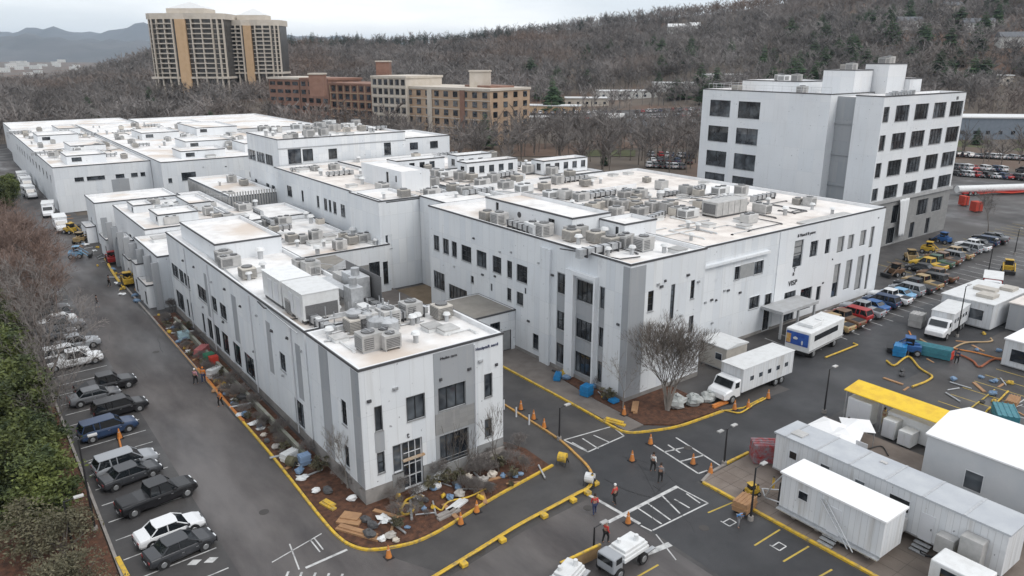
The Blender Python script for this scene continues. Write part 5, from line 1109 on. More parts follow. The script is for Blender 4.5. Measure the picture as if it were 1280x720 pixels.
cabin('storage_shed','small pale shed with gently sloped roof behind the mobile clinic truck',64.2,67.8,46.8,50.4,2.6,UNITB,UNITW,.1,wins=((.6,1.4,1.2,1.9),),dome=.4,wheels=False,cat='shed')
# fire-red and white crane truck top right, tanker near the tower lot
boxtruck('white and red work truck at the right edge beyond the modular offices',(117.5,41.5,0),200,5,2.4,1.6,body=PM['red'])
t=thing('tanker_trailer','long white rounded tanker trailer with red hoses right of the tower','tanker',(*polar(1290,188),0),R(-37+10))
m=MB(); m.tube((-14,0,1.5),(14,0,1.5),.9,.9,16); m.build('tank_body',UNITW,t,smooth=False)
m=MB(); m.box(-13,13,-1.2,1.2,.5,.8); m.build('chassis',PM['red'],t)
for x in (-11,-9.6,9.6,11): 
    for s in (-1.1,1.1): wheel(t,x,s,.5,.3)
m=MB(); m.path([(-9,-1.9,.5),(-5,-2.1,.9),(0,-1.9,.5),(6,-2.1,.9)],.16); m.build('red_hose',mat('hose_red',(.5,.06,.03)),t)
for i,(px,d,w_,lab) in enumerate(((1255,165,1.7,'red square container standing before the white tanker'),(1237,172,1.2,'small red container left of the tanker'))):
    p=polar(px,d); t=thing('small_container',lab,'container',(p[0],p[1],0),R(-30)); m=MB(); m.box(-w_/2,w_/2,-1,1,.15,2.3); m.build('body',mat('container_red',(.42,.05,.03)),t,bevel=.04); m=MB(); m.box(-.05,.05,-1.04,-1.0,.2,2.2); m.box(-w_/2,w_/2,-1.05,-1.001,.15,.3); m.build('door_bar',BLACKM,t)
# road-side vans far left
vans=[(60,262,'white lorry first of the line along the left hall road'),(92,278,'white van near the corner of the left hall'),(38,240,'white van farther along the left road'),(45,228,'white truck small and far along the left road'),(28,222,'farthest white truck at the left road end')]
for i,(px,py,lab) in enumerate(vans):
    x,y=G(px,py,1.5); boxtruck(lab,(min(x,16.2),y,0),[262,268,275,270,268][i],5,2.3,1.9,name='parked_van')
for i,(px,py,c,k) in enumerate(((78,372,'white','suv'),(66,358,'white','pickup'),(52,385,'blue','suv'),(95,357,'silver','suv'))):
    pass
# work vehicles: small tractor like machines, lifts
def machine(lab,loc,rz,c,s=1.,arm=True,name='compact_loader'):
    t=thing(name,lab,'loader',loc,R(rz)); pm=mat('machine_'+c.replace(' ','_'),COL[c],tuple(v*.6 for v in COL[c]),scale=2,rough=.5)
    m=MB(); m.box(-1.1*s,.9*s,-.7*s,.7*s,.45*s,1.2*s); m.build('body',pm,t,bevel=.06)
    m=MB(); m.box(-.3*s,.6*s,-.55*s,.55*s,1.2*s,2.0*s); m.build('cab',CGLASS,t,bevel=.05); m=MB(); m.box(-.4*s,.7*s,-.6*s,.6*s,2.0*s,2.08*s); m.build('roof',pm,t)
    for x in (-.75,.6):
        for y in (-.75,.75): wheel(t,x*s,y*s,.38*s,.3*s)
    if arm:
        m=MB(); m.path([(-.9*s,0,1.3*s),(.5*s,.8*s,1.6*s),(1.9*s,.8*s,.4*s)],.09*s); m.path([(-.9*s,0,1.3*s),(.5*s,-.8*s,1.6*s),(1.9*s,-.8*s,.4*s)],.09*s); m.build('lift_arm',pm,t)
        m=MB(); m.box(1.8*s,2.4*s,-.85*s,.85*s,.1*s,.6*s); m.build('bucket',BLACKM,t)
    return t
for i,(px,py,c,lab) in enumerate(((88,288,'yellow','orange loader parked by the left hall wall'),(100,300,'tan','tan loader right behind the orange one by the left hall'),(95,318,'light blue','pale blue loader beside the low service wing'),(140,325,'red','red topped loader by the service wing door'),(160,352,'yellow','yellow loader at the kerb end beside the long clinic'),
   (1138,322,'tan','tan loader among machines before the tower'),(1160,312,'yellow','yellow loader nearest the tower base'),(1138,436,'blue','blue upright loader in the right lot beside the hoses'),(1180,300,'blue','bright blue loader at the foot of the tower'),(1120,340,'brown','brown loader left of the other machines near the tower'),(1260,335,'yellow','yellow loader behind the work truck at the right edge'),(940,612,'yellow','small yellow machine on the plaza near the lamp post'))):
    x,y=G(px,py,.6); machine(lab,(x,y,.12 if px==940 else 0),random.Random(i).uniform(0,360),c,.5 if px==940 else 1.0,arm=px!=940)
# wrecked-looking utility cart by the bottom edge
def flatbed(lab,px,py,rz,s=1.):
    x,y=G(px,py,1.2); t=thing('utility_truck',lab,'truck',(x,y,0),R(rz))
    m=MB(); m.box(-2.2*s,1.0*s,-1.05*s,1.05*s,.95,1.25); m.box(-2.1*s,.9*s,-.95*s,.95*s,1.25,1.5); m.box(-1.9*s,.7*s,-.8*s,.8*s,1.5,1.72); m.build('bed_stack',UNITW,t,bevel=.06)
    m=MB(); m.box(1.05*s,2.3*s,-.95*s,.95*s,.5,1.7); m.build('cab',PM['silver'],t,bevel=.15); m=MB(); m.box(1.3*s,2.0*s,-.97*s,.97*s,1.2,1.6); m.box(2.301*s,2.33*s,-.8*s,.8*s,1.15,1.6); m.build('windscreen',CGLASS,t)
    for a in (-1.5,1.6):
        for b in (-.95,.95): wheel(t,a*s,b*s,.42,.28)
    m=MB(); m.tube((-1.2*s,.3,1.72),(-1.2*s,.3,2.15),.18,.14,10); m.tube((.1,-.3,1.72),(.1,-.3,2.0),.15,.15,10); m.build('mast_lamp',UNITW,t)
    m=MB(); m.box(-3.6*s,-2.25*s,-.7,-.2,.3,.42); m.box(-3.5*s,-2.25*s,.3,.6,.3,.4); m.build('ramp',GALV,t)
flatbed('white utility truck with stacked flat load and ramps by the bottom kerb',779,688,185,.8); flatbed('second silver white utility truck cut by the bottom edge, left of the first',706,722,200,.7)
boxtruck('white van roof just entering at the bottom right edge',(43.2,15.0,0),95,4.2,2.1,1.6)
CARP['sedan'].done if False else None
for p in CARP.values(): p.done()

# ------------------------------------------------------------------ timber barrier by the bottom kerb
m=MB(); a=G(700,719); b=G(750,695); m.strip([a,b],.1,0,.9); o=m.build('timber_barrier',mat('plywood',(.30,.20,.10),(.22,.14,.07),scale=1)); tag(o,'brown timber barrier panel with yellow top rail beside the utility truck','barrier')
m=MB(); m.strip([a,b],.18,.902,1.0); m.build('top_rail',YEL,o)
# yellow rail with feet dividing the drive
t=thing('yellow_guard_rail','double yellow low guard rail on yellow feet curving along the drive before the clinic','guard rail',(29,37.7,0))
pts=[G(*p) for p in ((742,598),(738,611),(722,620),(700,632),(650,659),(600,690),(556,717),(530,733))]; pts=arc(pts,4)
for dz,off_ in ((.22,0),(.12,.22)):
    m=MB(); m.path([(p[0]-29,p[1]-37.7+off_,dz) for p in pts],.085,6); m.build('rail',YEL,t)
for k in range(2,len(pts),4):
    m=MB(); p=pts[k]; m.box(p[0]-29-.25,p[0]-29+.25,p[1]-37.7-.55,p[1]-37.7-.1,0,.3); m.build('foot',YEL,t,bevel=.05)

# ------------------------------------------------------------------ street furniture
def lamp_post(lab,loc,h=8,dbl=False,name='lamp_post'):
    t=thing(name,lab,'lamp post',loc); m=MB(); m.tube((0,0,.3),(0,0,h),.09,.055,8); m.build('pole',BLACKM,t); m=MB(); m.tube((0,0,0),(0,0,.35),.22,.2,10); m.build('base',KERB,t)
    for s in ((-1,1) if dbl else (1,)):
        m=MB(); m.tube((0,0,h-.05),(s*.9,0,h+.05),.035); a=m.build('arm',BLACKM,t); m=MB(); m.box(s*.9-.3,s*.9+.3,-.15,.15,h,h+.1); m.build('lantern',UNITG,a)
for lab,px,py,h,d in (('tall thin dark lamp post at the left lot kerb beside the silver car',119,663,7.4,0),('dark lamp post lowest at the left verge near the mulch',94,700,4.6,0),('dark lamp post standing in the road beside the plaza, right of centre',1030,516,4.6,0),('lamp post at the yellow kerb tip of the plaza',905,581,3.4,1),
   ('short dark post at the orange kerb near the drive',699,550,3.2,0),('tall lamp post beside the step truck in the right lot',1196,421,6.5,0),('thin lamp post in the far right lot behind the modular office',1235,342,5.5,0),('lamp post in the lot before the tower',1268,318,4.5,0),('dark post beside the timber box at the plaza kerb',938,650,4.4,0),('slim post right of the yellow machine on the plaza',972,635,2.2,0),
   ('slim lamp post behind the crosswalk at the drive mouth',742,690,2.0,0)):
    x,y=G(px,py); lamp_post(lab,(x,y,0),h,bool(d))
for i,(px,d,h) in enumerate(((715,330,13),(752,318,14),(790,305,15),(815,322,13),(838,300,14),(870,310,14),(690,345,12))):
    p=polar(px,d); t=thing('utility_pole','tall dark utility pole behind the hospital, %s from the left'%ordn([1,2,3,4,5,6,0][i]),'utility pole',(p[0],p[1],gz(p))); m=MB(); m.tube((0,0,-1),(0,0,h),.16,.1,6); m.build('pole',BARK,t); m=MB(); m.box(-1.1,1.1,-.06,.06,h-1,h-.85); m.build('crossarm',BARK,t)
def cone_():
    t=thing('traffic_cone','x','traffic cone'); m=MB(); m.tube((0,0,.03),(0,0,.72),.17,.03,12); m.build('cone_body',ORG,t); m=MB(); m.box(-.22,.22,-.22,.22,0,.04); m.build('base',BLACKM,t); m=MB(); m.tube((0,0,.34),(0,0,.5),.105,.075,12); m.build('white_band',LAMPW,t); return t
CN=Proto(cone_())
cone_pts=[(651,512,'orange cone at the far end of the orange kerb'),(667,524,'orange cone second along the orange kerb'),(680,535,'orange cone third along the orange kerb'),(790,576,'yellowish orange cone inside the junction, upper left'),(888,592,'orange cone at the plaza corner of the upper crosswalk'),(813,555,'orange cone at the kerb point above the crosswalk'),(866,580,'orange cone on the upper crosswalk'),(486,697,'orange cone at the lowest curve of the yellow kerb'),(780,520,'striped cone in the corner mulch bed'),(596,640,'cone beside the yellow kerb near the drive'),(576,655,'cone outside the yellow kerb, lower one of two'),(918,512,'cone beside the mobile clinic truck, left one'),(935,510,'cone beside the mobile clinic truck, right one'),(150,548,'orange cone beside the dark blue car'),(785,654,'fallen looking orange cone by the white stop bar'),(960,498,'cone at the yellow line behind the mobile clinic truck'),(1075,570,'orange cone between booth and trailer')]
for px,py,lab in cone_pts:
    x,y=G(px,py); CN.place((x,y,.01 if px!=780 else .14),0,lab,scale=1.35)
def bollard_(c,h=1.,r=.1): 
    t=thing('bollard','x','bollard'); m=MB(); m.tube((0,0,0),(0,0,h),r,r,10); m.build('post',c,t); m=MB(); m.tube((0,0,h),(0,0,h+.08),r*1.1,r*.5,10); m.build('cap',BLACKM,t); return t
BL=Proto(bollard_(YEL)); 
for px,py,lab in ((1105,523,'yellow bollard beside the booth cabinets'),(946,622,'yellow bollard on the plaza beside the small machine'),(966,612,'yellow bollard farther right on the plaza'),(740,608,'yellow bollard at the tip of the double guard rail')):
    x,y=G(px,py); BL.place((x,y,.12),0,lab)
BW=Proto(bollard_(FRAMEW,1.1,.09))
for k in range(5):
    BW.place((39.5,50+k*2.0,0),0,'white bollard beside the orange kerb, %s counting from the junction'%ordn(k),'white bollards in the drive')
# mesh cage and valve thing at kerb end
for lab,px,py,c in (('yellow and black hose reel at the kerb end near the drive',703,580,YEL),('white and yellow pump on two wheels at the orange kerb end',737,606,UNITW),('olive hose reel on the mulch near the clinic west kerb',365,585,LEAFO)):
    x,y=G(px,py); t=thing('hose_reel',lab,'hose reel',(x,y,0.05),R(30)); m=MB(); m.tube((0,-.35,.6),(0,.35,.6),.42,.42,14); m.build('drum',c,t)
    for s in (-1,1): m=MB(); m.path([(-.45,s*.4,0),(0,s*.4,.62),(.45,s*.4,0)],.05); m.build('frame_leg',BLACKM,t)
# timber crate overhanging the plaza kerb and small things in the stalls
def crate(lab,px,py,w_,d_,h,m_,rz=0,z=0,name='crate'):
    x,y=G(px,py,z); t=thing(name,lab,name.split('_')[-1],(x,y,z),R(rz)); m=MB(); m.box(-w_/2,w_/2,-d_/2,d_/2,.05,h); m.build('body',m_,t,bevel=.05); m=MB()
    for k in range(4): m.box(-w_/2-.03,w_/2+.03,-d_/2+k*d_/4+.02,-d_/2+k*d_/4+.1,h-.02,h+.05)
    m.box(-w_/2-.04,w_/2+.04,-d_/2-.04,d_/2+.04,h*.45,h*.55); m.build('slat',m_,t)
TAN=mat('tan_board',(.38,.22,.11),(.30,.17,.09),scale=2); BLU=mat('blue_plastic',(.02,.22,.48),(.02,.16,.36),scale=2,rough=.4); TEAL=mat('teal_plastic',(.05,.22,.26),(.04,.16,.2),scale=2,rough=.5); REDP=mat('red_plastic',(.5,.05,.03),rough=.45); PINKP=mat('pink_tarp',(.45,.16,.15),(.36,.11,.12),scale=2)
crate('orange brown timber crate hanging over the plaza kerb',930,636,1.7,1.2,.9,TAN,10,.1)
crate('bright blue bin beside the tall bays of the main building',733,494,1.1,1.0,1.1,BLU,15,.1,'plastic_bin'); crate('blue crate deeper in the bed by the main building',697,474,1.4,.7,.6,BLU,40,.1); crate('small blue tub low in the corner mulch bed',767,503,.8,.8,.35,BLU,0,.14,'plastic_tub')
crate('blue skip box in the right lot near the hoses',1124,444,1.6,1.3,1.3,BLU,20,0,'plastic_bin'); crate('teal tarpaulin covered skip in the right lot',1163,444,4.2,1.6,1.2,TEAL,-75,0,'waste_skip'); crate('red drum beside the teal skip',1185,449,.8,.8,1.0,REDP,0,0,'plastic_drum'); crate('grey machine crate left of the step truck',1145,408,1.6,1.6,1.8,UNITG,10)
crate('red bin by the service wing kerb',166,350,1.3,1.0,1.3,REDP,0,.0,'plastic_bin'); crate('pink covered bale by the clinic wall',253,444,1.9,1.0,1.0,PINKP,50,.05,'covered_bale'); crate('green bin next to the pink bale',262,453,1.0,.9,1.1,mat('green_plastic',(.05,.2,.12)),10,.05,'plastic_bin'); crate('red bin next to the green bin by the clinic wall',268,458,.9,.8,1.2,REDP,0,.05,'plastic_bin'); crate('pale blue barrel by the upper clinic bed',230,424,1.2,1.0,1.0,mat('pale_blue_plastic',(.4,.55,.6)),0,.05,'plastic_barrel')
crate('white box on the mulch of the clinic bed',268,470,1.4,.9,.9,UNITW,30,.05,'storage_box'); crate('white blue tarped box near the clinic front corner',362,575,1.3,.9,.8,UNITW,20,.07,'storage_box'); crate('blue grey tarped box right of the white one',381,580,.9,.9,.9,mat('tarp_blue',(.25,.35,.5)),0,.07,'storage_box')
crate('red and grey sheeted machine at the trailer nose',958,575,2.6,1.6,1.7,mat('red_sheet',(.3,.03,.03),(.2,.2,.22),scale=3),-40,.1,'sheeted_machine'); crate('yellow junk box at the lower right edge',1190,708,1.0,.9,.9,YEL,0,.1,'storage_box')
crate('dark teal car sized skip near the large shed corner',1255,525,3.2,1.8,1.1,TEAL,30,0,'waste_skip')
crate('brown crate between lot machines at the right edge',1265,505,2.0,1.0,.6,TAN,10,0)
# white tents beside the booth
for i,(px,py) in enumerate(((1035,541),(1055,552),(1070,540),(1048,560))):
    x,y=G(px,py,.9); t=thing('white_parasol_tent','low white canopy between booth and long trailer, %s of four from the left'%ordn([0,2,3,1][i]),'canopy',(x,y,0),R(i*20)); m=MB(); m.v+=[(-1.3,-1.3,1.6),(1.3,-1.3,1.6),(1.3,1.3,1.6),(-1.3,1.3,1.6),(0,0,2.15),(0,0,1.6)]; m.f+=[(0,1,4),(1,2,4),(2,3,4),(3,0,4),(1,0,5),(2,1,5),(3,2,5),(0,3,5)]; m.m+=[0]*8; m.build('canopy_cloth',WHITEROOF,t); m=MB()
    for sx in (-1.2,1.2):
        for sy in (-1.2,1.2): m.tube((sx,sy,0),(sx,sy,1.6),.035)
    m.build('leg',GALV,t)
def hose(lab,pts,m_,r=.08,z=0,name='hose'):
    P=arc([G(*p) for p in pts],5); o0=P[0]; m=MB(); m.path([(p[0]-o0[0],p[1]-o0[1],r+.01+.04*math.sin(i*.7)**2) for i,p in enumerate(P)],r,6); o=m.build(name,m_); o.location=(o0[0],o0[1],z); tag(o,lab,'hose' if name=='hose' else name.split('_')[-1])
hose('orange hose looping round the step truck in the right lot',[(1136,415),(1145,428),(1175,434),(1215,441),(1260,452),(1280,455)],ORG,.09)
hose('tan hose across the stalls in the right lot',[(1150,425),(1180,440),(1205,430),(1238,428),(1238,424)],mat('tan_hose',(.42,.3,.17)),.1)
hose('yellow hose wandering left of the teal skip',[(1108,452),(1118,458),(1135,447),(1150,462),(1165,473),(1140,485)],YEL,.11)
hose('red orange hose bundle behind the yellow bays',[(1200,445),(1215,452),(1225,460),(1245,450),(1280,462)],mat('rust_hose',(.35,.1,.04),(.25,.1,.06),scale=3),.12)
hose('yellow hose with a knot in the right stalls',[(1260,490),(1248,502),(1236,512),(1230,520)],YEL,.09)
hose('yellow hose short one in the right stalls',[(1243,488),(1228,500),(1212,512)],YEL2,.07)
hose('yellow hose coil on the clinic mulch near the entrance',[(500,640),(506,632),(518,636),(512,645),(502,643),(508,628),(525,622),(532,628)],YEL,.09,.07)
hose('yellow cable on the mulch right of the entrance',[(540,633),(552,640),(560,630),(590,622),(612,610)],YEL,.07,.07)
hose('dark hose in the corner bed of the main building',[(690,465),(705,470),(715,466),(722,462)],BLACKM,.1,.14)
hose('black cable on the plaza between the trailers',[(1050,560),(1075,566),(1100,560),(1110,572)],BLACKM,.05,.12)
hose('black cables tangled at the long trailer end',[(1140,668),(1160,680),(1150,695),(1180,700),(1200,690),(1225,712)],BLACKM,.07,.12)
hose('yellow straps at the kerb end of the road beyond the clinic',[(132,325),(140,340),(148,352),(156,362)],YEL,.2)
hose('orange netting strip beside the clinic kerb',[(248,462),(258,474),(272,490),(290,512),(305,528)],ORG,.12)
hose('yellow rail before the mobile clinic truck',[(905,514),(925,517),(940,508),(957,499)],YEL,.08)
hose('orange tape in the left lot beside the dark blue car',[(147,540),(149,550),(152,563)],ORG,.09)
# planks, sheets, boulders on the beds
def plank(lab,px,py,ln,rz,c,z=.07,w_=.4,h=.14):
    x,y=G(px,py,z); m=MB(); m.box(-ln/2,ln/2,-w_/2,w_/2,0,h); m.box(-ln/2+.1,ln/2-.3,-w_/2+.5*w_,w_/2+.5*w_,h+.002,h+.1); o=m.build('plank',c); o.location=(x,y,z); o.rotation_euler=(0,0,R(rz)); tag(o,lab,'plank')
plank('tan plank lying across the mulch at the kerb curve',447,668,3.6,-60,TAN); plank('wide tan board behind the plank at the curve',437,652,1.8,-50,TAN,w_=.9); plank('grey beam near the yellow kerb on the clinic mulch',561,644,2.0,5,KERB); plank('yellow plank near the west bed corner',410,633,1.6,-75,YEL); plank('white board on the clinic mulch middle',572,634,2.2,20,UNITW); plank('brown plank in the corner bed beside the bare tree',795,510,2.6,40,TAN,.14); plank('orange plank at the kerb of the corner bed',905,505,3.2,-2,ORG,.14,.3); plank('yellow folded board on the sidewalk kerb',768,529,2.2,-70,YEL,.12)
def boulder(lab,px,py,r,c,z=.07,grp=None):
    x,y=G(px,py,z); random.seed(px); m=MB(); m.blob((0,0,r*.45),(r,r*.8,r*.6),0,.25,9,6); o=m.build('boulder',c,smooth=False); o.location=(x,y,z); tag(o,lab,'boulder',grp)
for i,(px,py,r) in enumerate(((478,675,.35),(488,672,.45),(495,677,.3),(440,625,.4),(575,620,.5),(585,600,.5),(545,610,.45),(603,604,.55),(615,596,.5),(395,615,.35),(345,560,.4),(330,545,.3),(550,598,.6),(210,395,.4),(222,405,.5),(300,520,.35))):
    boulder('pale stone on the clinic mulch, %s from the left'%ordn(sorted([478,488,495,440,575,585,545,603,615,395,345,330,550,210,222,300]).index(px)),px,py,r,[UNITW,mat('pale_stone',(.4,.38,.35),(.3,.28,.26),scale=3),STONE][i%3],grp='stones on the clinic beds')
for i,(px,py) in enumerate(((845,508),(868,505),(885,500))): boulder('rounded white wrapped bundle beside the bare tree, %s from the left'%ordn(i),px,py,1.15-.15*i,mat('wrapped',(.45,.46,.45),(.3,.32,.31),scale=3),.14)

rd=random.Random(19)
DEB={}
def deb(nm,lab,cat,m_,build):
    m=MB(); build(m); o=m.build(nm,m_); tag(o,lab,cat); DEB[nm]=Proto(o)
deb('crumpled_sheet','x','sheet',UNITW,lambda m: m.blob((0,0,.1),(.6,.35,.16),0,.45,9,5))
deb('yellow_bag','x','bag',YEL,lambda m: m.blob((0,0,.14),(.32,.22,.2),0,.3,8,5))
deb('board','x','board',TAN,lambda m: m.box(-.9,.9,-.14,.14,.01,.09))
deb('pipe_length','x','pipe',GALV,lambda m: m.tube((-1,0,.09),(1,0,.09),.08,.08,8))
deb('dark_sack','x','sack',mat('sack',(.06,.06,.065),(.1,.1,.1),scale=3),lambda m: m.blob((0,0,.2),(.4,.3,.28),0,.25,8,5))
deb('blue_sack','x','sack',mat('sack_blue',(.12,.2,.32),(.2,.28,.38),scale=3),lambda m: m.blob((0,0,.18),(.4,.3,.24),0,.25,8,5))
names={'crumpled_sheet':'crumpled white sheet','yellow_bag':'small yellow bag','board':'loose tan board','pipe_length':'short grey pipe length','dark_sack':'dark sack','blue_sack':'faded blue sack'}
spots=[(rd.uniform(18.6,20.1),rd.uniform(50,104),.07,'the long clinic bed') for _ in range(62)]+[(rd.uniform(19.2,35.5),rd.uniform(42.2,46.4),.07,'the front clinic bed') for _ in range(44)]+[(rd.uniform(48.9,49.8),rd.uniform(49,57),.14,'the corner bed') for _ in range(12)]+[(rd.uniform(17,19.4),rd.uniform(106,190),0,'the road edge by the service wings') for _ in range(40)]+[(rd.uniform(70,100),rd.uniform(22,36),0,'the right lot') for _ in range(46)]+[(rd.uniform(54,58),rd.uniform(22,33),.12,'the plaza behind the long trailer') for _ in range(10)]+[(rd.uniform(36,48),rd.uniform(76,93),.05,'the courtyard') for _ in range(16)]
for x,y,z,nm in spots:
    k=rd.choice(list(DEB)); DEB[k].place((x,y,z),rd.uniform(0,6),'%s lying in %s'%(names[k],nm),'%ss in %s'%(names[k],nm),scale=rd.uniform(.6,1.3))
for p in DEB.values(): p.done()
# ------------------------------------------------------------------ people
def person(lab,x,y,rz,top,trs,hat=None,z=0,bend=0.,stride=.16):
    t=thing('person',lab,'person',(x,y,z),R(rz))
    J=[(0,0,.95),(0,0,1.15),(0,0,1.38),(0,0,1.50),(.02,0,1.66),(-.0,-.1,.9),(stride,-.11,.5),(stride-.06,-.11,.07),(stride+.1,-.11,.04),(0,.1,.9),(-stride*.6,.11,.5),(-stride-.06,.11,.08),(-stride+.1,.11,.04),
       (0,-.19,1.40),(-.05,-.24,1.13),(.1,-.25,.9),(.14,-.25,.82),(0,.19,1.40),(.05,.24,1.13),(.16,.22,.92),(.2,.21,.84)]
    if bend:
        def bd(p):
            if p[2]<.95: return p
            h=p[2]-.95; return (p[0]+h*math.sin(bend),p[1],.95+h*math.cos(bend))
        J=[bd(p) for p in J]
    E_=[(0,1),(1,2),(2,3),(3,4),(0,5),(5,6),(6,7),(7,8),(0,9),(9,10),(10,11),(11,12),(2,13),(13,14),(14,15),(15,16),(2,17),(17,18),(18,19),(19,20)]
    rad=[.14,.13,.15,.06,.1,.09,.065,.04,.04,.09,.065,.04,.04,.06,.045,.032,.035,.06,.045,.032,.035]
    def skin(nm,idx,k,m_,extra=0):
        mp_={j:i for i,j in enumerate(idx)}; me=bpy.data.meshes.new(nm); me.from_pydata([J[j] for j in idx],[(mp_[a],mp_[b]) for a,b in E_ if a in mp_ and b in mp_],[]); o=bpy.data.objects.new(nm,me); C.objects.link(o); o.parent=t
        s=o.modifiers.new('skin','SKIN'); o.modifiers.new('sub','SUBSURF').levels=1; o.modifiers['sub'].render_levels=1
        for i,j in enumerate(idx): v=me.skin_vertices[0].data[i]; v.radius=(rad[j]*k+extra,)*2; v.use_root=(i==0)
        me.materials.append(m_); return o
    skin('body',list(range(21)),.92,mat('skin',(.35,.2,.14)))
    skin('jacket',[1,2,13,14,15,17,18,19],1.1,top,.01); skin('trousers',[0,5,6,7,9,10,11],1.12,trs,.01)
    h=J[4]; m=MB(); m.blob((h[0]-.01,0,h[2]+.04),(.12,.11,.115),0,.03,10,7); m.build('hair' if hat is None else 'hard_hat',hat or mat('hair',(.03,.02,.015)),t,smooth=True)
CL={k:mat('cloth_'+k,c,rough=.9) for k,c in dict(red=(.5,.05,.04),pink=(.5,.25,.3),white=(.7,.7,.68),orange=(.65,.2,.03),navy=(.03,.04,.09),black=(.02,.02,.02),blue=(.12,.3,.6),tan=(.5,.42,.28),grey=(.2,.2,.21),yellow=(.6,.5,.06)).items()}
ppl=[(245,480,'pink','black','white',40,'person in pinkish top standing in the left road beside the orange netting'),(255,478,'orange','navy','orange',60,'person in orange vest right of the pink one by the netting'),(276,508,'orange','black',None,200,'person in orange top near the clinic kerb, lower on the road'),
 (768,630,'red','black','white',100,'person in red and white walking across the junction'),(743,643,'red','navy',None,60,'person in faded red top left of the other walker in the junction'),(816,589,'white','black',None,10,'person in white walking inside the junction'),(825,603,'grey','black',None,30,'person in dark grey just right below the white one'),(757,678,'red','black','white',0,'person in red beside the utility truck at the bottom'),
 (137,358,'black','black',None,0,'dark clothed person in the left road near yellow straps'),(122,384,'black','grey',None,0,'small dark figure alone in the left road'),(1103,533,'tan','tan',None,0,'person in tan clothes standing inside the booth opening'),(923,658,'blue','grey',None,250,'person in light blue shirt bending under the overhanging crate'),(1058,545,'red','navy',None,0,'person in red top near the white canopies'),(1195,455,'navy','black',None,0,'dark clothed person in the right stalls')]
for i,(px,py,a,b,c,rz,lab) in enumerate(ppl):
    x,y=G(px,py); person(lab,x,y,rz,CL[a],CL[b],CL[c] if c else None,.12 if px in(1103,1058) else .0,.9 if px==923 else 0.)

# ------------------------------------------------------------------ trees
def tube_np(V,F,p0,p1,r0,r1):
    d=p1-p0; l=d.length
    if l<1e-5: return
    d=d/l; a=d.orthogonal().normalized(); c=d.cross(a); b=len(V)
    for p,r in ((p0,r0),(p1,r1)):
        for k in range(3): t=2.094*k; V.append(tuple(p+a*(math.cos(t)*r)+c*(math.sin(t)*r)))
    for k in range(3): j=(k+1)%3; F.append((b+k,b+j,b+3+j,b+3+k))
def bare_tree_mesh(seed,h=9,levels=5,spread=.55,nb=3,stems=1,thick=.16,up=.35,name='crown',tw=1.0,first=.28):
    q=random.Random(seed); TV,TF=[],[]; BV,BF=[],[]
    def grow(p,d,ln,r,lv):
        segs=2 if lv<levels-1 else 1; V,F=(TV,TF) if lv==0 else (BV,BF)
        for s in range(segs):
            d2=(d+Vector((q.uniform(-1,1),q.uniform(-1,1),q.uniform(-.3,.9)*up))*.16).normalized(); p2=p+d2*(ln/segs); r2=r*(.82 if s<segs-1 else .62)
            tube_np(V,F,p,p2,r,r2)
            if lv<levels and (s<segs-1 or lv==0) and q.random()<.75 and lv>0:
                dd=(d2+Vector((q.gauss(0,1),q.gauss(0,1),q.gauss(0,.6)))*spread).normalized(); grow(p2,dd,ln*.55,r2*.55,lv+1)
            p,d,r=p2,d2,r2
        if lv<levels:
            for k in range(nb+(1 if lv<2 else 0)):
                a=Vector((q.gauss(0,1),q.gauss(0,1),q.gauss(0,.5))); dd=(d+a.normalized()*spread*1.15+Vector((0,0,up*.5))).normalized(); grow(p,dd,ln*q.uniform(.6,.82),max(r*q.uniform(.5,.7),.012*tw),lv+1)
    for s in range(stems):
        d=Vector((q.uniform(-.35,.35)*(stems>1),q.uniform(-.35,.35)*(stems>1),1)).normalized(); grow(Vector((q.uniform(-.2,.2)*(stems>1),q.uniform(-.2,.2)*(stems>1),-.1)),d,h*first,thick,0)
    return TV,TF,BV,BF
def mk_mesh(nm,V,F,m_):
    me=bpy.data.meshes.new(nm); me.from_pydata(V,[],F); me.materials.append(m_); return me
def tree_proto(name,label,cat,TV,TF,BV,BF,tm,bm_,group=None):
    t=thing(name,label,cat,(0,0,0),0,group)
    for nm,V,F,m_ in (('trunk',TV,TF,tm),('crown',BV,BF,bm_)):
        o=bpy.data.objects.new(nm,mk_mesh(nm,V,F,m_)); C.objects.link(o); o.parent=t
    return t
# hero trees
def hero(label,loc,seed,bark=BARK,twm=None,rz=0,**k):
    a=bare_tree_mesh(seed,**k); t=tree_proto('bare_tree',label,'tree',*a,bark,twm or bark); t.location=(loc[0],loc[1],loc[2] if len(loc)>2 else 0); t.rotation_euler=(0,0,rz); return t
x,y=G(835,514); hero('large multi stemmed bare tree in the corner mulch bed before the main building',(x,y,.1),3,BARKL,BARK,h=10.0,levels=5,spread=.54,nb=3,stems=7,thick=.13,up=.55,first=.29)
x,y=G(779,512); hero('slim pale bare tree left of the large one in the corner bed',(x,y,.1),8,BARKL,BARKL,h=7.0,levels=5,spread=.6,nb=2,stems=1,thick=.09,up=.5)
x,y=G(622,590); hero('thin bare tree at the right end of the clinic front bed',(x,y,.05),12,BARK,BARK,h=7.5,levels=4,spread=.4,nb=2,stems=2,thick=.07,up=.8)
x,y=G(585,612); hero('thin bare sapling on the clinic mulch before the wide windows',(x,y,.05),14,BARK,BARK,h=7.0,levels=4,spread=.4,nb=2,stems=2,thick=.06,up=.8)
x,y=G(432,612); hero('wispy pale tree beside the clinic west corner',(x,y,.05),17,BARKL,BARKL,h=6.2,levels=5,spread=.45,nb=2,stems=2,thick=.07,up=.6)
x,y=G(1235,300); hero('dark bare tree on the island right of the tower',(x,y,0),19,BARK,TWIG,h=11,levels=5,spread=.5,nb=3,thick=.16,up=.5)
vr=random.Random(21)
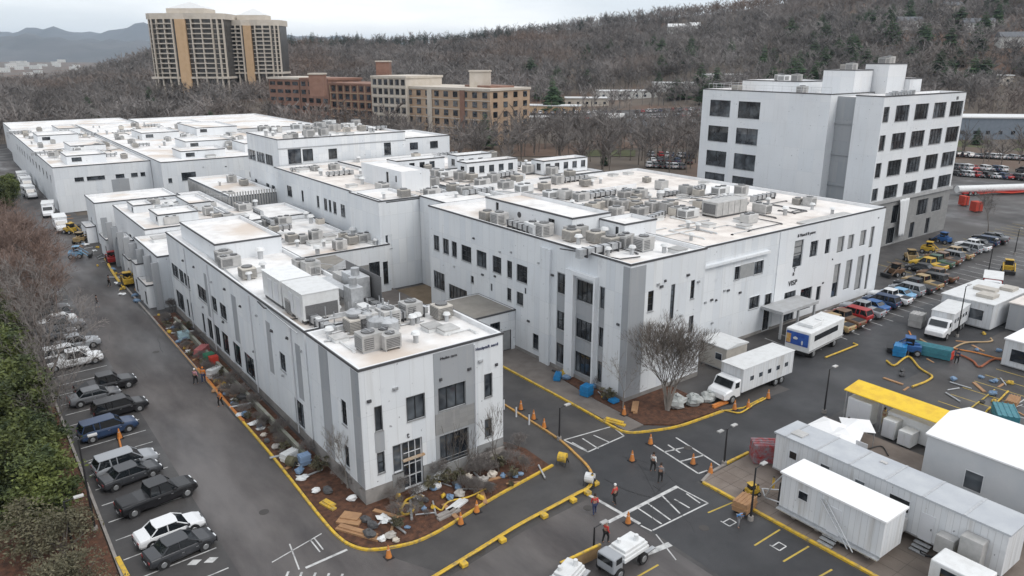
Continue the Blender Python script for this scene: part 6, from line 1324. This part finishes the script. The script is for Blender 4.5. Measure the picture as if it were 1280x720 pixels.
vt=[(5.2,116,11,'r'),(4.6,126,12,'r'),(5.6,137,11.5,'r'),(2.0,134,13,'r'),(5.2,150,12,'r'),(4.7,105,11,'d'),(5.3,97,10,'d'),(5.0,89.5,9.5,'d'),(4.2,81,8.5,'d'),(1.,150,13,'r'),(4,166,12,'r'),(-1,122,13,'r'),(6.0,111,9,'r'),(3.9,73,7,'d'),(5.4,101,9.5,'r'),(6,144,10,'r'),*[(*G(a,b),h,'r') for a,b,h in ((25,402,11),(52,396,10),(12,372,11),(42,362,10.5),(64,345,9),(20,342,11),(40,328,10),(8,318,11),(55,372,10),(72,402,9),(30,384,9))]]
VS=[bare_tree_mesh(30+i,h=9.5,levels=6,spread=.62,nb=2,stems=3,thick=.16,up=.30,tw=1.7,first=.3) for i in range(3)]
vp=[tree_proto('bare_tree','x','tree',*a,BARK,m_) for a,m_ in zip(VS,(TWIGR,TWIG,TWIGR))]; vp=[Proto(p) for p in vp]
for i,(x,y,h,k) in enumerate(vt): (vp[0] if k=='r' and i%2 else vp[2] if k=='r' else vp[1]).place((x,y,.05),vr.uniform(0,6),'%s bare tree on the left verge, %s counting away from viewer'%('reddish' if k=='r' else 'grey',ordn(sorted(v[1] for v in vt).index(y))),'bare trees on the left verge',scale=h/9.5)
# leafy evergreens on the left verge
def leafy(seed,h,r,nclump,nleaf,m_,ls=.2):
    q=np.random.default_rng(seed); cl=[]
    while len(cl)<nclump:
        p=q.uniform(-1,1,3); 
        if .25<np.linalg.norm(p)<1: cl.append(p*np.array([r,r,h*.46])*(.8+.35*q.random())+np.array([0,0,h*.56]))
    V=[];F=[]
    for c in cl:
        s=q.uniform(.35,.75)*r*.33; P=c+q.normal(0,s,(nleaf,3))*np.array([1,1,.55])
        A=q.normal(0,1,(nleaf,3)); A[:,2]*=.5; A/=np.linalg.norm(A,axis=1)[:,None]; B=q.normal(0,1,(nleaf,3)); B-=A*(A*B).sum(1)[:,None]; B/=np.linalg.norm(B,axis=1)[:,None]
        S=q.uniform(.6,1.3,(nleaf,1))*ls; a=A*S; b=B*S*.42
        for i in range(nleaf):
            k=len(V); V+= [tuple(P[i]-a[i]),tuple(P[i]+b[i]),tuple(P[i]+a[i]),tuple(P[i]-b[i])]; F.append((k,k+1,k+2,k+3))
    qr=random.Random(seed); TV,TF=[],[]
    tube_np(TV,TF,Vector((0,0,-.2)),Vector((0,0,h*.45)),.22,.13)
    for i in range(9):
        c=Vector(cl[i]); tube_np(TV,TF,Vector((0,0,h*qr.uniform(.15,.45))),c,.08,.02)
    return TV,TF,V,F
GP=[Proto(tree_proto('evergreen_tree','x','tree',*leafy(s,7.5,2.6,70,130,LEAF,.21),BARK,LEAF)) for s in (1,2,3)]
ev=[(1.6,66,6.5),(-1.2,70,8),(1.5,75,7.5),(-1.5,79,8.5),(1.4,84,7.5),(-2,89,9),(1.2,93,7.5),(-2.4,99,9),(.6,103,7.5),(1.4,110,6.5),(-3,110,9),(-3.5,120,9),(-5,86,9),(1.6,58.5,6.0),(-1.4,62,7),(-5,74,8),(12.3,224,5),(11.0,215,6),(9.5,205,7),(8,196,7)]
for i,(x,y,h) in enumerate(ev): GP[i%3].place((x,y,0),vr.uniform(0,6),'dense green evergreen on the left verge, %s counting away from the viewer'%ordn(sorted(v[1]*100+v[0] for v in ev).index(y*100+x)),'evergreens on the left verge',scale=h/7.5)
OP=Proto(tree_proto('olive_shrub_tree','x','tree',*leafy(9,4.2,1.9,40,60,LEAFO,.12),BARK,LEAFO))
for i,(x,y,s) in enumerate(((1.8,52.5,1.),(2.2,48.5,.8),(.2,55,1.1),(3.1,56,.6),(2.8,45,.8),(.5,47.5,1))): OP.place((x,y,0),i,'sparse olive brown shrub tree on the lower left verge, %s counting away from the viewer'%ordn([3,2,4,5,0,1][i]),'olive shrub trees on the verge',scale=s)
# bed shrubs
rq0=random.Random(41)
def twig_shrub(seed): 
    a=bare_tree_mesh(seed,h=1.9,levels=4,spread=.8,nb=3,stems=6,thick=.022,up=.5,tw=.55,first=.3); return tree_proto('bare_shrub','x','shrub',*a,BARKL,TWIG)
SP=[Proto(twig_shrub(s)) for s in (61,62)]; SG=Proto(tree_proto('green_shrub','x','shrub',*leafy(15,1.1,.55,16,45,LEAFO,.09),BARK,LEAFO))
sb=[(438,600),(450,612),(462,620),(445,590),(430,605),(520,625),(540,612),(548,600),(610,575),(622,585),(636,570),(500,615),(400,590),(385,570),(350,545),(330,530),(318,510),(290,485),(280,470),(300,500),(245,425),(235,412),(215,390),(648,560),(560,605),(770,480),(750,485),(760,500),(655,590),(600,590),(575,600),(640,585)]
for i,(px,py) in enumerate(sb):
    x,y=G(px,py); P_=SP[i%2] if i%3 else SG; P_.place((x,y,.07),i,('bare twiggy' if i%3 else 'olive green')+' shrub in the planting beds, %s from the left'%ordn(sorted(p[0]*1000+p[1] for p in sb).index(px*1000+py)),'shrubs in the beds',scale=.8+.5*((i*7)%5)/5)
# low planting squeezed between kerb and retaining wall of the long facade, and on the front bed
lp=[]
for k in range(46): lp.append((rq0.uniform(18.7,19.8),57+k*.98+rq0.uniform(-.3,.3)))
for k in range(26): lp.append((rq0.uniform(21.5,34),rq0.uniform(42.3,46.2)))
lp.sort(key=lambda p:p[1])
for i,(x,y) in enumerate(lp): (SP[i%2] if i%4 else SG).place((x,y,.07),i*1.7,'low tangled shrub in the strip along the clinic, hard to tell from its neighbours','tangled low shrubs along the clinic',scale=rq0.uniform(.35,.9))
# conifers
def conifer(seed,h,r,tiers,name_m,bare=.12,nper=11):
    q=random.Random(seed); V,F=[],[]; TV,TF=[],[]; tube_np(TV,TF,Vector((0,0,-1)),Vector((0,0,h*.97)),h*.018+.05,.03)
    for k in range(tiers):
        u=k/(tiers-1); z=h*(bare+(1-bare)*u*.98); rr=r*(1-u)**.8*q.uniform(.75,1.12)+.15
        for j in range(nper):
            a=q.uniform(0,6.283); l=rr*q.uniform(.65,1.15); w_=l*.36; dz=-.18*l+q.uniform(-.1,.1)*h/tiers
            ca,sa=math.cos(a),math.sin(a); m0=Vector((ca*l*.55,sa*l*.55,z+dz*.2)); tip=Vector((ca*l,sa*l,z+dz+.25*l*.3)); s_=Vector((-sa,ca,0))*w_
            b=len(V); V+= [(0,0,z+.12*l),tuple(m0+s_+Vector((0,0,-.1*l))),tuple(tip),tuple(m0-s_+Vector((0,0,-.1*l))),tuple(m0+Vector((0,0,.18*l)))]
            F+= [(b,b+1,b+4),(b+1,b+2,b+4),(b+2,b+3,b+4),(b+3,b,b+4)]
            # feathery twigs
            for g in range(9):
                t_=q.uniform(.3,1); pp=Vector((ca*l*t_,sa*l*t_,z+dz*t_)); dd=Vector((q.uniform(-1,1),q.uniform(-1,1),q.uniform(-.5,.5)))*l*.28; pe=Vector((-dd.y,dd.x,dd.z*.3))*.3; b=len(V); V+=[tuple(pp-pe),tuple(pp+pe),tuple(pp+dd)]; F.append((b,b+1,b+2))
    return TV,TF,V,F
CP=[Proto(tree_proto('pine_tree','x','tree',*conifer(s,12,3.6,17,None,.15,14),BARK,PINE)) for s in (1,2,3)]
CPF=[Proto(tree_proto('ridge_pine','x','tree',*conifer(s+10,14,3.6,12,None,.16,12),BARK,PINED)) for s in (1,2,3)]
big=[(530,350,14,'pine with rounded dark crown behind the pale gridded brick bay'),(368,400,14,'dark green spreading pine between the apartment towers and the brick wings'),(395,420,13,'dark pine left of two above the red brick wing'),(408,425,12,'dark pine right of two above the red brick wing'),(492,395,13,'dark pine above the middle brick wing'),(605,285,12,'bright green pine before the right end of the tan brick block'),
 (672,455,9,'small dark pine alone on the hillside above the tan block end'),(735,500,11,'narrow dark pine on the hillside left of centre right'),(825,480,10,'round dark green pine on the hillside above the white houses'),(878,440,17,'tall layered pine with visible trunk left of the tower'),(898,450,14,'shorter pine right beside the tall layered one'),(955,340,14,'large pine standing close behind the left side of the tower'),(1022,420,15,'yellowish green pine above the tower roof plant'),(1070,440,14,'bright green pine above the tower penthouse'),
 (1110,500,17,'dark pine in the upper right, left of a pair'),(1155,470,17,'large dark pine of the upper right group'),(1185,460,16,'dark pine right of the large one in the upper right group'),(1220,400,14,'spreading green pine at the right above the cream wall'),(1030,540,16,'dark pine near the top edge above the tower'),(1085,560,15,'second pine near the top edge above the tower'),(1245,560,14,'dark pine near the top right corner'),(1000,470,13,'olive pine behind the tower roof plant'),
 (900,360,9,'low green pine by the hospital lot left of the tower'),(1240,285,6,'low green bush like pine on the lawn at the right edge'),(1160,275,8,'small pine beside the right lot'),(100,395,11,'small dark pine in the grey woods left of the apartment towers'),(180,400,13,'olive green crown left below the apartment towers'),(280,330,8,'round olive bush like pine below the apartment towers'),(255,345,8,'dark evergreen below the left apartment tower'),(645,300,6,'green shrub like pine right of the brick complex'),(760,240,4,'low round evergreen behind the small roof rooms')]
for i,(px,d,h,lab) in enumerate(big): p=polar(px,d); CP[i%3].place((p[0],p[1],gz(p)-.3),i*1.3,lab,scale=(h/12*1.35,h/12*1.35,h/12*1.15))
rx=random.Random(31)
for i in range(78):
    px=rx.uniform(955,1290) if i<60 else rx.uniform(640,955); d=rx.uniform(390,640); p=polar(px,d)
    CP[i%3].place((p[0],p[1],gz(p)-.3),rx.uniform(0,6),'dark evergreen scattered in the bare hillside woods, one of many alike','evergreens scattered on the hillside',scale=(rx.uniform(1.4,2.3),)*2+(rx.uniform(.95,1.6),))
rq=random.Random(77); nr_=0
for i in range(230):
    px=352+ (i/230)**1.25*470+rq.uniform(-4,4)
    if px>640 and rq.random()<.45: continue
    p=polar(px,(rz_of(px)+rq.uniform(-55,10))*math.cos(math.atan((px-640)*cP/FP))); CPF[i%3].place((p[0],p[1],gz(p)),rq.uniform(0,6),'dark pine standing on the skyline ridge','tree' and 'pines along the ridge skyline',scale=rq.uniform(.75,1.35)*(.85 if px>640 else 1))
for px in (165,172,178,184,150,860,905,935):
    p=polar(px,rz_of(px)*math.cos(math.atan((px-640)*cP/FP))-20); CPF[0].place((p[0],p[1],gz(p)),rq.uniform(0,6),'dark pine standing on the skyline ridge','pines along the ridge skyline',scale=rq.uniform(.6,.9))
# bare trees: nearest ones as things, the rest of the wood as one mass
def low_tree(seed,h=9.,nb=9,nt=46,tw=.09):
    q=random.Random(seed); V,F=[],[]; TV,TF=[],[]
    tube_np(TV,TF,Vector((0,0,-1)),Vector((q.uniform(-.4,.4),q.uniform(-.4,.4),h*.45)),.15,.09)
    tips=[]
    for i in range(nb):
        a=q.uniform(0,6.28); el=q.uniform(.5,1.3); l=h*q.uniform(.3,.5); z0=h*q.uniform(.22,.5); p0=Vector((0,0,z0)); p1=p0+Vector((math.cos(a)*math.cos(el),math.sin(a)*math.cos(el),math.sin(el)))*l; tube_np(V,F,p0,p1,.07,.03); tips.append((p0,p1))
    for i in range(nt):
        p0,p1=q.choice(tips); t_=q.uniform(.35,1.); p=p0.lerp(p1,t_); d=((p1-p0).normalized()+Vector((q.gauss(0,1),q.gauss(0,1),q.gauss(.25,.6)))*.75).normalized(); l=h*q.uniform(.10,.24); s_=d.orthogonal().normalized()*tw*q.uniform(.5,1.1)
        b=len(V); V+=[tuple(p-s_),tuple(p+s_),tuple(p+d*l)]; F.append((b,b+1,b+2))
    return TV,TF,V,F
LT=[low_tree(s,nt=170,tw=.06,nb=14) for s in (1,2,3,4)]
MP=[Proto(tree_proto('bare_tree','x','tree',*a,BARK,TWIG)) for a in LT]
excl=[]   # keep-out discs round the buildings
for px,d,r in ((535,340,38),(490,345,30),(430,355,34),(380,372,26),(345,380,24),(235,462,36),(315,478,34),(590,300,26),(610,300,20)): p=polar(px,d+(24 if d>450 else 12)); excl.append((p[0],p[1],r))
for px,d,w_,*_ in hs: p=polar(px,d); excl.append((p[0],p[1],w_*.55+4))
def free(p,m_=0):
    x,y=p
    if x<114 and y<352 and x>5: return False
    if x<262 and y<118 and x>5: return False
    return all((x-a)**2+(y-b)**2>(r+m_)**2 for a,b,r in excl)
def inlot(px,f): return 632<px<945 and 332<f<408
cand=[]
tq=random.Random(5)
while len(cand)<12500:
    az=tq.uniform(-.72,.72); r=math.sqrt(tq.uniform(225**2,880**2)); f=r*math.cos(az); px=640+FP*math.tan(az)/cP; p=polar(px,f)
    if not free(p) or inlot(px,f): continue
    if r>rz_of(px)+18: continue
    if 560<px<960 and r<470 and tq.random()<.25: continue
    if px>1150 and r<340 and tq.random()<.8: continue
    if r<330 and tq.random()<.3: continue
    cand.append((r,p[0],p[1],px))
cand.sort(); near=cand[:290]; rest=cand[290:]
for i,(r,x,y,px) in enumerate(near): MP[i%4].place((x,y,ground_z(x,y)-.2),tq.uniform(0,6),'leafless grey brown tree standing at the edge of the hillside woods','leafless trees at the edge of the woods',scale=(tq.uniform(1.2,2.0) if 560<px<1150 else tq.uniform(1.0,1.6)))
def merged(name,variants,pts,m_,seed,smin=.75,smax=1.3):
    q=np.random.default_rng(seed); VV=[];FF=[];base=0
    prep=[]
    for TV,TF,V,F in variants:
        v=np.array(TV+V); n0=len(TV); tris=[]
        for f in TF: tris+= [(f[0],f[1],f[2]),(f[0],f[2],f[3])]
        for f in F:
            f=[i+n0 for i in f]; tris.append(tuple(f[:3])); 
            if len(f)==4: tris.append((f[0],f[2],f[3]))
        prep.append((v,np.array(tris)))
    for i,(r,x,y,px) in enumerate(pts):
        v,t=prep[i%len(prep)]; a=q.uniform(0,6.28); s=q.uniform(smin,smax); c_,s_=math.cos(a)*s,math.sin(a)*s
        w_=np.empty_like(v); w_[:,0]=v[:,0]*c_-v[:,1]*s_+x; w_[:,1]=v[:,0]*s_+v[:,1]*c_+y; w_[:,2]=v[:,2]*s*q.uniform(.85,1.15)+ground_z(x,y)-.3; VV.append(w_); FF.append(t+base); base+=len(v)
    V=np.concatenate(VV).astype(np.float32); F=np.concatenate(FF).astype(np.int32); me=bpy.data.meshes.new(name)
    me.vertices.add(len(V)); me.vertices.foreach_set('co',V.ravel()); me.loops.add(F.size); me.loops.foreach_set('vertex_index',F.ravel()); me.polygons.add(len(F)); me.polygons.foreach_set('loop_start',np.arange(0,F.size,3,dtype=np.int32)); me.polygons.foreach_set('loop_total',np.full(len(F),3,dtype=np.int32))
    me.update(calc_edges=True); me.materials.append(m_); o=bpy.data.objects.new(name,me); C.objects.link(o); return o
LR=[low_tree(s,nt=70,tw=.13,nb=9) for s in (11,12,13,14,15)]
tag(merged('bare_woods',LR,rest,WOODS,4,.95,1.75),'grey brown leafless woods covering the hillsides','woods',kind='stuff')
for p in MP+CP+CPF+SP+[SG]+GP+[OP]+vp+[CN,BL,BW,TOWN]: p.done()
# lawn strip and brown bank at the right
def patch(name,px0,px1,d0,d1,m_,dz=.06):
    m=MB(); n=8
    for i in range(n):
        for j in range(3):
            q=[polar(px0+(px1-px0)*(i+a)/n,d0+(d1-d0)*(j+b)/3) for a,b in ((0,0),(1,0),(1,1),(0,1))]; m.face([(p[0],p[1],max(ground_z(*p)+dz,.02 if ground_z(*p)<0 else -9)) for p in q])
    struct(name,m,m_)
REDB=mat('clay_bank_soil',(.105,.062,.042),(.15,.10,.072),scale=.15,detail=8,bump=.4,bscale=2)
patch('lawn',1195,1330,272,292,GRASS,.02); patch('clay_bank',1195,1330,258,271,REDB,.02); patch('clay_bank',745,885,286,320,REDB,.16); patch('lawn',735,800,262,280,GRASS,.2); patch('clay_bank',640,740,262,300,REDB,.18)
# ------------------------------------------------------------------ haze
HZ=True
if HZ:
    m=MB(); m.box(-11000,15000,-3000,15500,-30,340); hz=m.build('haze',[]); tag(hz,'thin haze in the air over the valley','haze',kind='stuff')
    hm=bpy.data.materials.new('haze_air'); hm.use_nodes=True; n=hm.node_tree.nodes; n.clear(); o_=n.new('ShaderNodeOutputMaterial'); v_=n.new('ShaderNodeVolumePrincipled'); v_.inputs['Color'].default_value=(.70,.84,1,1); v_.inputs['Density'].default_value=.00006; v_.inputs['Anisotropy'].default_value=0.1
    hm.node_tree.links.new(v_.outputs[0],o_.inputs['Volume']); hz.data.materials.append(hm)
